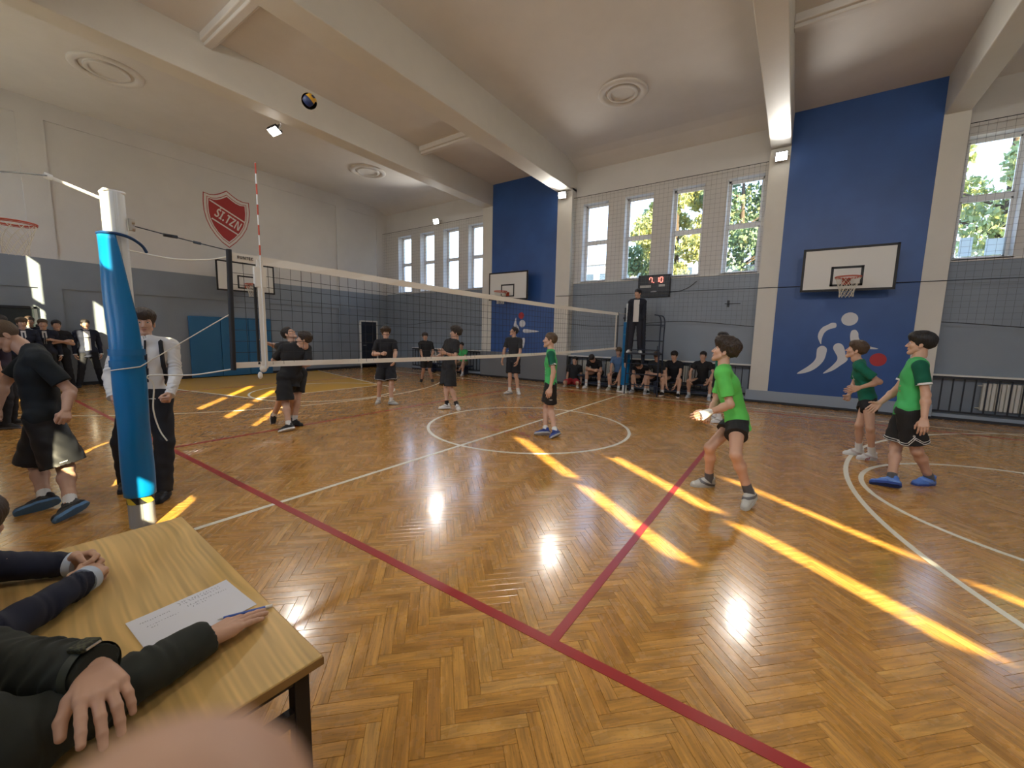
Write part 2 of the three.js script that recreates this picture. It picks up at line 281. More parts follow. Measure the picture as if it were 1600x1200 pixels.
// ---------- floodlights on the pilasters and the beam (the ones on the near wall hang where their twins do)
function flood(pos, dir, label, power = 16, mount, size = 0.26) {
  const o = thing('floodlight', label, 'floodlight', pos), d = V(...dir).normalize();
  const holder = new THREE.Quaternion().setFromUnitVectors(V(0, 0, 1), d);
  const turn = (g) => g.applyQuaternion(holder);
  const s = size / 2;
  part(o, 'housing', turn(merge([rbox(-s, s, -s * 0.8, s * 0.8, -0.07, 0.0, 0.015), ...[-3, -2, -1, 0, 1, 2, 3].map((k) => box(k * s / 4 - 0.004, k * s / 4 + 0.004, -s * 0.7, s * 0.7, -0.1, -0.06))])), M.darkMetal);
  part(o, 'bracket', turn(merge([box(-s - 0.025, -s - 0.01, -0.02, 0.02, -0.16, 0), box(s + 0.01, s + 0.025, -0.02, 0.02, -0.16, 0), box(-s - 0.025, s + 0.025, -0.02, 0.02, -0.17, -0.15)])), M.metal);
  if (mount) part(o, 'mounting_arm', bar([0, 0, -0.1], mount, 0.014), M.metal);
  const lens = new THREE.Mesh(turn(rbox(-s * 0.9, s * 0.9, -s * 0.7, s * 0.7, 0.0, 0.012, 0.005)), std(lin(0.9, 0.9, 0.9), 0.3, { emissive: lin(1, 0.96, 0.9), emissiveIntensity: 14, name: 'lamp_glass' }));
  lens.name = numbered('lamp_glass'); o.add(lens);
  const light = new THREE.SpotLight(new THREE.Color(1, 0.95, 0.87), power, 0, 1.25, 0.6, 2);
  light.name = 'lamp'; light.position.copy(d).multiplyScalar(0.06); light.target.position.copy(d).multiplyScalar(3); light.castShadow = true; light.shadow.radius = 6; light.shadow.mapSize.set(1024, 1024);
  o.add(light, light.target);
  return o;
}
flood([-6.36, 6.2, -3.25], [0.35, -0.85, 0.35], 'dark floodlight hung beside the beam nearest the end wall', 14, [0.22, 0.22, -0.05]);
flood([-8.6, 6.2, -10.65], [0.25, -0.35, 1], 'bright floodlight between the windows by the far corner', 14);
flood([-2.7, 6.2, -10.5], [0.25, -0.4, 1], 'bright floodlight on the pilaster right of the narrower looking blue panel', 16);
flood([3.3, 6.1, -10.5], [0.1, -0.45, 1], 'bright floodlight on the pilaster left of the large blue panel', 16);
flood([-2.7, 6.2, 2.0], [0, -0.5, -1], 'floodlight on the near wall pilaster towards the net post', 16);
flood([3.3, 6.1, 2.0], [0, -0.6, -1], 'floodlight on the near wall pilaster above the camera', 16);
flood([6.3, 6.1, 2.0], [0, -0.6, -1], 'floodlight on the near wall pilaster by the right bay', 16);
// ---------- things fixed to the hall
const cordBar = (a, b, r = 0.0018) => { const d = V(b[0] - a[0], b[1] - a[1], b[2] - a[2]), L = d.length(), g = new THREE.CylinderGeometry(r, r, L, 4, 1, true); return g.applyQuaternion(new THREE.Quaternion().setFromUnitVectors(V(0, 1, 0), d.normalize())).translate((a[0] + b[0]) / 2, (a[1] + b[1]) / 2, (a[2] + b[2]) / 2); };
const path = (pts, r) => { const out = []; for (let i = 0; i + 1 < pts.length; i++) out.push(cordBar(pts[i], pts[i + 1], r)); return out; };
const shape = (pts) => new THREE.Shape(pts.map(([a, b]) => new THREE.Vector2(a, b)));
const smooth = (pts) => { const s = new THREE.Shape(); s.setFromPoints(new THREE.CatmullRomCurve3(pts.map(([a, b]) => V(a, b, 0)), true, 'centripetal').getPoints(pts.length * 5).map((p) => new THREE.Vector2(p.x, p.y))); return s; };
const flatZ = (s, z, d = 0.003) => new THREE.ExtrudeGeometry(s, { depth: d, bevelEnabled: false }).translate(0, 0, z);          // faces +z
const flatX = (s, x, d = 0.003) => new THREE.ExtrudeGeometry(s, { depth: d, bevelEnabled: false }).rotateY(Math.PI / 2).translate(x, 0, 0);   // shape x = -world z, faces +x
const disc = (x, y, r) => { const s = new THREE.Shape(); s.absarc(x, y, r, 0, Math.PI * 2); return s; };

// emblem on the end wall
{
  const x = XL - 0.034, o = thing('wall_emblem', 'red and white shield painted on the end wall with lettering', 'emblem', [0, 0, 0]);
  const outer = [[3.78, 6.04], [3.95, 6.01], [4.09, 6.04], [4.26, 6.12], [4.46, 6.26], [4.64, 6.14], [4.79, 6.06], [4.95, 6.02], [5.14, 6.04], [5.15, 5.72], [5.12, 5.43], [5.03, 5.13], [4.88, 4.86], [4.67, 4.6], [4.45, 4.39], [4.24, 4.53], [4.07, 4.72], [3.92, 4.95], [3.82, 5.2], [3.77, 5.46], [3.76, 5.75]];
  const about = (k) => outer.map(([a, b]) => [4.455 + (a - 4.455) * k, 5.32 + (b - 5.32) * k]);
  const red = std(lin(0.4, 0.035, 0.035), 0.5), white = std(lin(0.74, 0.7, 0.66), 0.6);
  part(o, 'outline', flatX(shape(about(1)), x, 0.002), red); part(o, 'border', flatX(shape(about(0.965)), x, 0.003), white);
  part(o, 'inner_outline', flatX(shape(about(0.86)), x, 0.004), red); part(o, 'inner_border', flatX(shape(about(0.835)), x, 0.005), white);
  part(o, 'field', flatX(shape(about(0.785)), x, 0.006), red);
  const band = (a, b, w) => { const d = [b[0] - a[0], b[1] - a[1]], L = Math.hypot(...d), n = [-d[1] / L * w, d[0] / L * w]; return shape([[a[0] + n[0], a[1] + n[1]], [a[0] - n[0], a[1] - n[1]], [b[0] - n[0], b[1] - n[1]], [b[0] + n[0], b[1] + n[1]]]); };
  part(o, 'stripe', flatX(band([3.95, 5.83], [4.97, 5.34], 0.022), x, 0.0075), white); part(o, 'stripe', flatX(band([3.98, 5.26], [4.74, 4.88], 0.022), x, 0.0075), white);
  const font = await new FontLoader().loadAsync('fonts/droid/droid_sans_bold.typeface.json');
  const word = new TextGeometry('\u015aI.TZN', { font, size: 0.3, depth: 0.008, curveSegments: 4 });
  word.computeBoundingBox(); const bw = word.boundingBox.max.x;
  word.scale(0.8 / bw, 1, 1).rotateZ(-0.47).rotateY(Math.PI / 2).translate(x, 5.37, -4.04);
  part(o, 'lettering', word, white);
}
// pictograms on the blue panels (flat paint)
{
  const z = PF + 0.0005, w = std(lin(0.66, 0.68, 0.72), 0.5), r = std(lin(0.45, 0.03, 0.035), 0.5);
  const o = thing('wall_mural', 'white basketball player pictogram with red ball on the large blue panel', 'mural');
  part(o, 'head', flatZ(disc(4.975, 2.18, 0.155), z), w); part(o, 'ball', flatZ(disc(5.57, 1.25, 0.15), z), r);
  const limbs = [[[4.73, 2.08], [4.65, 2.09], [4.57, 2.04], [4.49, 1.99], [4.43, 1.89], [4.41, 1.76], [4.45, 1.64], [4.49, 1.57], [4.49, 1.66], [4.5, 1.75], [4.53, 1.85], [4.59, 1.92], [4.68, 1.96], [4.74, 1.99]],
    [[4.55, 1.53], [4.49, 1.53], [4.43, 1.47], [4.42, 1.36], [4.42, 1.24], [4.38, 1.14], [4.28, 1.02], [4.07, 0.82], [4.23, 0.85], [4.38, 0.93], [4.5, 1.05], [4.58, 1.19], [4.61, 1.35], [4.61, 1.47]],
    [[4.82, 1.61], [4.75, 1.57], [4.73, 1.49], [4.78, 1.38], [4.83, 1.28], [4.83, 1.2], [4.75, 1.06], [4.59, 0.86], [4.76, 0.94], [4.9, 1.07], [5.03, 1.23], [4.98, 1.33], [4.95, 1.46], [4.9, 1.57]],
    [[5.1, 1.93], [5.04, 1.91], [5.02, 1.82], [5.04, 1.67], [5.1, 1.58], [5.22, 1.52], [5.41, 1.49], [5.55, 1.5], [5.35, 1.57], [5.23, 1.66], [5.18, 1.75], [5.16, 1.86]]];
  limbs.forEach((l, i) => part(o, i % 3 ? 'leg' : 'arm', flatZ(smooth(l), z), w));
  const v = thing('wall_mural', 'white volleyball player pictogram on the blue panel beyond the net', 'mural');
  part(v, 'ball', flatZ(disc(-4.32, 2.34, 0.12), z), r); part(v, 'head', flatZ(disc(-4.27, 2.05, 0.135), z), w);
  part(v, 'arm', flatZ(smooth([[-4.55, 2.27], [-4.61, 2.11], [-4.64, 1.96], [-4.51, 1.89], [-4.4, 1.8], [-4.43, 1.94], [-4.51, 2.03], [-4.53, 2.18]]), z), w);
  part(v, 'arm', flatZ(smooth([[-4.22, 1.84], [-4.22, 1.74], [-3.88, 1.73], [-3.55, 1.78], [-3.88, 1.83]]), z), w);
  part(v, 'leg', flatZ(smooth([[-4.25, 1.52], [-4.28, 1.34], [-4.23, 1.15], [-4.19, 1.2], [-4.14, 1.4], [-4.15, 1.52]]), z), w);
  part(v, 'leg', flatZ(smooth([[-4.55, 1.6], [-4.66, 1.45], [-4.7, 1.2], [-4.9, 1.02], [-4.72, 1.06], [-4.56, 1.25], [-4.46, 1.5]]), z), w);
}
// basketball goals
function goal(pos, turn, label, { reach = 0.5, frame = true, bw = 1.68, bh = 0.98, rim = M.rimRed } = {}) {   // origin under the rim centre, board behind it towards -z
  const o = thing('basketball_goal', label, 'basketball hoop', pos, turn), zb = -0.42, y0 = 2.79, hw = bw / 2;
  part(o, 'backboard', rbox(-hw, hw, y0, y0 + bh, zb - 0.03, zb, 0.006), M.board);
  const b = 0.05, e = zb + 0.003;
  part(o, 'border', [box(-hw, hw, y0, y0 + b, zb - 0.02, e), box(-hw, hw, y0 + bh - b, y0 + bh, zb - 0.02, e), box(-hw, -hw + b, y0, y0 + bh, zb - 0.02, e), box(hw - b, hw, y0, y0 + bh, zb - 0.02, e)], M.black, 'black frame');
  const tx = 0.29, ty0 = 2.9, ty1 = 3.34;
  part(o, 'target_frame', [box(-tx, tx, ty0, ty0 + b * 0.9, zb - 0.02, e), box(-tx, tx, ty1 - b, ty1, zb - 0.02, e), box(-tx, -tx + b, ty0, ty1, zb - 0.02, e), box(tx - b, tx, ty0, ty1, zb - 0.02, e)], M.black);
  part(o, 'rim', [new THREE.TorusGeometry(0.225, 0.011, 8, 40).rotateX(Math.PI / 2).translate(0, 3.05, 0), new THREE.TorusGeometry(0.225, 0.006, 6, 40).rotateX(Math.PI / 2).translate(0, 3.03, 0)], rim);
  part(o, 'rim_bracket', [box(-0.075, 0.075, 2.93, 3.06, zb, zb + 0.02), shapeBracket(zb)], rim);
  const cords = [], N = 12, R = (t) => 0.222 - 0.11 * Math.min(1, t * 1.35) + 0.015 * t, Y = (t) => 3.04 - 0.42 * t;
  for (let i = 0; i < N; i++) for (let s = 0; s < 6; s++) for (const d of [-1, 1]) {
    const a0 = (i + d * s * 0.5) / N * Math.PI * 2, a1 = (i + d * (s + 1) * 0.5) / N * Math.PI * 2, t0 = s / 6, t1 = (s + 1) / 6;
    cords.push(cordBar([Math.cos(a0) * R(t0), Y(t0), Math.sin(a0) * R(t0)], [Math.cos(a1) * R(t1), Y(t1), Math.sin(a1) * R(t1)], 0.0042));
  }
  part(o, 'net', cords, M.rope);
  const back = zb - reach, arms = [];
  for (const x of [-0.45, 0.45]) for (const y of [2.95, 3.55]) arms.push(bar([x, y, zb - 0.03], [x * 0.8, y, back], 0.02, 8));
  arms.push(bar([-0.45, 2.95, zb - 0.05], [0.45, 3.55, zb - 0.05], 0.014, 6), bar([-0.45, 3.55, zb - 0.05], [0.45, 2.95, zb - 0.05], 0.014, 6));
  part(o, 'wall_arm', arms, M.darkMetal);
  return o;
}
function shapeBracket(zb) { return merge([bar([-0.06, 3.03, zb], [-0.06, 3.03, -0.2], 0.01, 6), bar([0.06, 3.03, zb], [0.06, 3.03, -0.2], 0.01, 6), bar([0, 2.94, zb], [0, 3.03, -0.215], 0.012, 6), box(-0.08, 0.08, 3.035, 3.045, zb, -0.19)]); }
goal([4.79, 0, -9.78], 0, 'basketball hoop with black framed board on the large blue panel', { reach: 0.5 });
goal([-4.6, 0.08, -9.78], 0, 'basketball hoop on the blue panel beyond the net', { reach: 0.5 });
goal([-11.2, 0.1, -4.68], Math.PI / 2, 'basketball hoop on the end wall under the shield', { reach: 0.58, bw: 1.8 });
goal([-5.1, 0, 0.95], Math.PI, 'red basketball hoop on the near wall at the left edge', { reach: 0.83 });

// scoreboard
{
  const o = thing('scoreboard', 'black scoreboard with red digits under the tall windows', 'scoreboard', [0.31, 0, ZF + 0.005]);
  part(o, 'housing', rbox(-0.46, 0.46, 2.88, 3.51, 0, 0.09, 0.012), std(lin(0.012, 0.014, 0.018), 0.4));
  part(o, 'frame', [box(-0.47, 0.47, 3.49, 3.52, 0, 0.11), box(-0.47, 0.47, 2.87, 2.9, 0, 0.11), box(-0.47, -0.44, 2.87, 3.52, 0, 0.11), box(0.44, 0.47, 2.87, 3.52, 0, 0.11)], M.darkMetal);
  part(o, 'screen', box(-0.16, 0.31, 3.27, 3.46, 0.088, 0.093), std(lin(0.06, 0.003, 0.003), 0.3));
  const seg = { a: [0, 2, 1, 0], b: [1, 1, 0, 1], c: [1, 0, 0, 1], d: [0, 0, 1, 0], e: [0, 0, 0, 1], f: [0, 1, 0, 1], g: [0, 1, 1, 0] }, glow = std(lin(0.5, 0.1, 0.08), 0.4, { emissive: lin(1, 0.22, 0.16), emissiveIntensity: 2.2, name: 'led_digit' });
  const digit = (x, on) => { const w = 0.075, h = 0.075, k = 0.011, g = []; for (const s of on) { const [cx, cy, hor] = seg[s]; const px = x + (hor ? 0 : cx * w), py = 3.295 + cy * h; g.push(hor ? box(px + k * 0.6, px + w - k * 0.6, py - k, py + k, 0.092, 0.097) : box(px - k, px + k, py + k * 0.6, py + h - k * 0.6, 0.092, 0.097)); } return merge(g); };
  part(o, 'led_digit', digit(-0.13, 'abcf'), glow); part(o, 'led_digit', digit(0.06, 'bc'), glow); part(o, 'led_digit', digit(0.18, 'abcdef'), glow); part(o, 'led_point', box(-0.015, 0.008, 3.285, 3.31, 0.092, 0.097), glow);
  part(o, 'label_strip', [box(-0.41, -0.08, 3.15, 3.22, 0.088, 0.094)], std(lin(0.55, 0.55, 0.52), 0.5)); part(o, 'label_strip', [box(0.15, 0.33, 3.17, 3.23, 0.088, 0.094)], std(lin(0.5, 0.5, 0.5), 0.5));
  part(o, 'logo', flatZ(smooth([[-0.09, 3.02], [0, 3.045], [0.1, 3.03], [0.02, 3.0]]), 0.09, 0.003), std(lin(0.4, 0.42, 0.45), 0.5));
  tag(add('scoreboard_cable', tube([[0.78, 3.0, ZF + 0.02], [1.05, 3.02, ZF + 0.03], [1.3, 3.12, ZF + 0.02], [1.5, 3.28, ZF + 0.02]], 0.008, 24), M.cord), 'thin dark cable running up from the scoreboard', 'cable');
}
// wall pads, doors on the end wall
for (const [z0, z1, which] of [[-3.99, -3.11, 'nearer'], [-4.85, -4.0, 'middle'], [-5.62, -4.86, 'farther']]) {
  tag(add('wall_pad', rbox(XL, XL + 0.07, 0.02, 2.03, z0, z1, 0.02), std(lin(0.02, 0.135, 0.29), 0.5)), `blue padded wall mat on the end wall, ${which} of the three`, 'wall mat', 'blue wall mats on the end wall');
}
{
  const d = (n, z0, z1, h, m) => {
    const o = new THREE.Group(); o.name = `door_${n}`; o.userData.kind = 'structure'; scene.add(o);
    add('door_leaf', rbox(XL - 0.02, XL + 0.02, 0, h, z0, z1, 0.006), m, o);
    add('door_frame', [box(XL - 0.03, XL + 0.035, 0, h + 0.05, z0 - 0.06, z0), box(XL - 0.03, XL + 0.035, 0, h + 0.05, z1, z1 + 0.06), box(XL - 0.03, XL + 0.035, h, h + 0.06, z0 - 0.06, z1 + 0.06)], n > 1 ? M.darkMetal : M.pvc, o);
    add('door_handle', [bar([XL + 0.02, 1.02, z1 - 0.1], [XL + 0.07, 1.02, z1 - 0.1], 0.01), bar([XL + 0.07, 1.02, z1 - 0.1], [XL + 0.07, 1.02, z1 - 0.22], 0.01)], M.metal, o);
  };
  d(1, -10.32, -9.5, 2.08, std(lin(0.012, 0.018, 0.035), 0.5)); d(2, 0.12, 1.6, 2.05, std(lin(0.02, 0.03, 0.035), 0.5));
}
// radiators behind bar fences under the windows
bays.forEach(([a, b], bay) => {
  const x0 = a + (bay ? 0.0 : 1.9), x1 = b - 0.01, zf = ZF + 0.16, where = ['in the far bay beyond the net', 'behind the players\' bench', 'in the bay at the right edge'][bay];
  const o = thing('radiator_guard', `dark bar guard with a white ledge ${where}`, 'radiator guard', [0, 0, 0]);
  part(o, 'ledge', rbox(x0, x1, 0.95, 0.985, ZF, zf + 0.04, 0.008), M.pvc);
  part(o, 'top_rail', box(x0, x1, 0.9, 0.95, zf - 0.015, zf + 0.015), M.darkMetal); part(o, 'bottom_rail', box(x0, x1, 0.16, 0.2, zf - 0.015, zf + 0.015), M.darkMetal);
  part(o, 'kick_board', rbox(x0, x1, 0, 0.13, ZF, zf + 0.02, 0.008), M.base); part(o, 'floor_rail', box(x0, x1, 0.0, 0.055, zf + 0.015, zf + 0.045), M.darkMetal);
  const g = box(-0.011, 0.011, 0.19, 0.91, -0.011, 0.011), end = bay === 2 ? Math.min(x1, 9.4) : x1, n = Math.round((end - x0) / 0.172);
  for (let i = 0; i <= n; i++) { const p = part(o, 'bar', g, M.darkMetal); p.position.set(x0 + 0.02 + (end - x0 - 0.04) * i / n, 0, zf); }
  const spots = [[-9.2, -7.8], [-1.75, -0.65, 0.35, 1.45], [7.75, 8.9]][bay];
  const body = lin(0.66, 0.65, 0.6), fin = rbox(-0.03, 0.03, 0.25, 0.84, -0.05, 0.05, 0.02), rm = std(body, 0.4);
  spots.forEach((x, i) => {
    const r = thing('radiator', `cream ribbed radiator ${where}, ${['first', 'second', 'third', 'fourth'][i]} from the left`, 'radiator', [x, 0, ZF + 0.075], 0, 'cream radiators behind the bar guards');
    const nf = bay === 2 ? 13 : 12;
    for (let k = 0; k < nf; k++) { const f = part(r, 'fin', fin, rm); f.position.x = (k - (nf - 1) / 2) * 0.068; }
    part(r, 'pipe', [bar([-nf * 0.034 - 0.06, 0.3, 0], [nf * 0.034 + 0.05, 0.3, 0], 0.014), bar([-nf * 0.034 - 0.06, 0.78, 0], [nf * 0.034 + 0.05, 0.78, 0], 0.014)], rm);
  });
});
// protective nets in front of the windows, and the long wire below them
bays.forEach(([a, b], i) => {
  const where = ['beyond the court net', 'behind the referee stand', 'at the right edge'][i];
  const o = thing('safety_net', `thin grey protective net hung before the windows ${where}`, 'safety net', [0, 0, 0]), z = ZF + 0.24, y0 = 2.05, y1 = 6.12, g = [], x0 = a + 0.02, x1 = b - 0.02;
  for (let x = x0; x <= x1; x += 0.125) g.push(cordBar([x, y0 + 0.08 * Math.sin(x * 1.3), z], [x, y1, z], 0.0019));
  for (let y = y0 + 0.12; y < y1; y += 0.125) g.push(cordBar([x0, y, z], [x1, y, z], 0.0019));
  const mesh = part(o, 'net_mesh', g, std(lin(0.14, 0.14, 0.15), 0.9)); mesh.userData.kind = 'stuff';
  const hem = []; for (let k = 0; k <= 24; k++) { const x = x0 + (x1 - x0) * k / 24; hem.push([x, y0 + 0.08 * Math.sin(x * 1.3), z]); }
  part(o, 'rope_edge', [...path(hem, 0.008), cordBar([x0, y1, z], [x1, y1, z], 0.008)], M.cord);
});
tag(add('wall_wire', [cordBar([-2.9, 2.98, PF + 0.03], [XR, 2.98, PF + 0.03], 0.008)], M.darkMetal), 'dark wire stretched along the far wall across the blue panel', 'wire');
{ const o = thing('wall_hook', 'small dark hook on the grey wall right of the scoreboard', 'hook', [2.35, 2.62, ZF]); part(o, 'plate', rbox(-0.03, 0.03, -0.09, 0.09, 0, 0.02, 0.006), M.darkMetal); part(o, 'peg', [bar([0, 0, 0.02], [0.0, 0, 0.09], 0.012), bar([-0.08, 0, 0.06], [0.3, 0, 0.02], 0.008)], M.darkMetal); }
for (const [x, w, h, l] of [[6.82, 0.2, 0.4, 'narrow pale sheet taped low on the right edge window'], [7.28, 0.34, 0.34, 'square pale sheet taped low on the right edge window']]) tag(add('notice_sheet', box(x - w / 2, x + w / 2, 3.54, 3.54 + h, ZF - 0.255, ZF - 0.253), new THREE.MeshPhysicalMaterial({ color: lin(0.8, 0.88, 0.92), roughness: 0.95, transmission: 0.6, thickness: 0, name: 'paper' })), l, 'notice');
// ---------- volleyball net and posts
const topY = (z) => 2.29 - 0.035 * Math.sin(Math.PI * Math.min(1, Math.max(0, -z / 8.85))), botY = (z) => 1.315 - 0.045 * Math.sin(Math.PI * Math.min(1, Math.max(0, -z / 8.85)));
{
  const o = thing('volleyball_net', 'long black mesh volleyball net with white tapes across the court', 'volleyball net'), z0 = 0.28, z1 = -8.88, N = 40;
  const ribbon = (y, h, t) => { const P = [], I = [], n = N + 1; for (let i = 0; i <= N; i++) { const z = z0 + (z1 - z0) * i / N, c = y(z); for (const [dx, dy] of [[-t, 0], [t, 0], [t, -h], [-t, -h]]) P.push(dx + 0.004 * Math.sin(i * 1.7 + dy * 30), c + dy, z); } for (let i = 0; i < N; i++) for (let k = 0; k < 4; k++) { const a = i * 4 + k, b = i * 4 + (k + 1) % 4; I.push(a, a + 4, b, b, a + 4, b + 4); } const e = N * 4; I.push(0, 1, 2, 0, 2, 3, e, e + 2, e + 1, e, e + 3, e + 2); const g = new THREE.BufferGeometry(); g.setAttribute('position', new THREE.Float32BufferAttribute(P, 3)); g.setIndex(I); const q = g.toNonIndexed(); q.computeVertexNormals(); return q; };
  part(o, 'top_tape', ribbon(topY, 0.07, 0.006), M.whiteCloth); part(o, 'bottom_tape', ribbon((z) => botY(z) + 0.05, 0.05, 0.005), M.whiteCloth);
  const cords = [], wob = (z, k) => 0.006 * Math.sin(z * 7 + k * 2.1);
  for (let z = z0 - 0.1; z > z1; z -= 0.1) cords.push(cordBar([0, topY(z) - 0.06, z], [wob(z, 1), botY(z) + 0.02, z + wob(z, 5) * 0.8], 0.0021));
  for (let k = 1; k < 9; k++) { const pts = []; for (let i = 0; i <= 30; i++) { const z = z0 + (z1 - z0) * i / 30; pts.push([wob(z, k) * 0.5, topY(z) - 0.07 - (topY(z) - botY(z) - 0.11) * k / 9, z]); } cords.push(...path(pts, 0.0021)); }
  const mesh = part(o, 'net_mesh', cords, M.cord); mesh.userData.kind = 'stuff';
  part(o, 'edge_rod', bar([0, 1.3, 0.3], [0, 2.31, 0.28], 0.022, 8), M.black, 'black rod in the near edge'); part(o, 'edge_rod', bar([0, 1.3, -8.9], [0, 2.3, -8.9], 0.012, 8), M.black);
  part(o, 'side_band', rbox(-0.012, 0.012, 1.3, 2.26, 0.02, 0.075, 0.006), M.whiteCloth); part(o, 'side_band', rbox(-0.008, 0.008, 1.3, 2.28, -8.78, -8.72, 0.004), M.whiteCloth);
  part(o, 'pocket', rbox(-0.016, 0.016, 2.02, 2.2, 0.0, 0.1, 0.008), M.whiteCloth); part(o, 'dark_sleeve', rbox(-0.008, 0.008, 1.34, 2.05, 0.085, 0.105, 0.003), M.black);
  part(o, 'knot', [new THREE.IcosahedronGeometry(0.033, 1).scale(0.6, 1.1, 1).translate(0, 1.3, 0.06), new THREE.IcosahedronGeometry(0.026, 1).scale(0.6, 1.3, 0.8).translate(0, 1.24, 0.09)], M.whiteCloth);
  const font = await new FontLoader().loadAsync('fonts/droid/droid_sans_bold.typeface.json');
  part(o, 'lettering', new TextGeometry('FUNTEC', { font, size: 0.024, depth: 0.002, curveSegments: 3 }).rotateY(Math.PI / 2).translate(0.0085, 2.245, 0.225), M.black);
  const a = thing('net_antenna', 'red and white striped antenna standing on the near end of the net', 'antenna', [0.018, 0, 0.045]);
  part(a, 'rod', bar([0, 1.3, 0.0], [0, 3.07, 0], 0.006, 8), M.pvc);
  for (let i = 0; i < 5; i++) part(a, 'stripe', bar([0, 2.3 + i * 0.17, 0], [0, 2.385 + i * 0.17, 0], 0.0072, 8), M.rimRed);
}
const padBlue = std(lin(0.0, 0.165, 0.42), 0.3);
const barGroove = (r, y0, y1, cz = 0.9) => { const s = new THREE.Shape(); for (let i = 0; i <= 72; i++) { const a = i / 72 * Math.PI * 2, k = r * (1 - 0.045 * (Math.cos(a * 6) > 0.75 ? 1 : 0)); s[i ? 'lineTo' : 'moveTo'](Math.cos(a) * k, Math.sin(a) * k * cz); } return new THREE.ExtrudeGeometry(s, { depth: y1 - y0, bevelEnabled: false }).rotateX(-Math.PI / 2).translate(0, y0, 0); };
function padShell(y0, y1, rTop, rBot, from, to, th = 0.022, rows = 24, cols = 40) {   // wrap of padding, its opening changing with height
  const P = [], I = [], id = (k, i, j) => (k * (rows + 1) + i) * (cols + 1) + j;
  for (let k = 0; k < 2; k++) for (let i = 0; i <= rows; i++) for (let j = 0; j <= cols; j++) { const t = i / rows, y = y0 + (y1 - y0) * t, a0 = from(t), a = a0 + (to(t) - a0) * j / cols, r = rBot + (rTop - rBot) * t - (k ? th : 0) + 0.003 * Math.sin(y * 9 + a * 2); P.push(Math.cos(a) * r, y, Math.sin(a) * r); }
  const quad = (a, b, c, d) => I.push(a, b, c, a, c, d);
  for (let i = 0; i < rows; i++) for (let j = 0; j < cols; j++) { quad(id(0, i, j), id(0, i + 1, j), id(0, i + 1, j + 1), id(0, i, j + 1)); quad(id(1, i, j), id(1, i, j + 1), id(1, i + 1, j + 1), id(1, i + 1, j)); }
  for (let j = 0; j < cols; j++) { quad(id(0, rows, j), id(1, rows, j), id(1, rows, j + 1), id(0, rows, j + 1)); quad(id(0, 0, j), id(0, 0, j + 1), id(1, 0, j + 1), id(1, 0, j)); }
  for (let i = 0; i < rows; i++) for (const j of [0, cols]) quad(id(0, i, j), id(1, i, j), id(1, i + 1, j), id(0, i + 1, j));
  const g = new THREE.BufferGeometry(); g.setAttribute('position', new THREE.Float32BufferAttribute(P, 3)); g.setIndex(I); g.computeVertexNormals(); return g;
}
const alu = std(lin(0.72, 0.76, 0.76), 0.3);
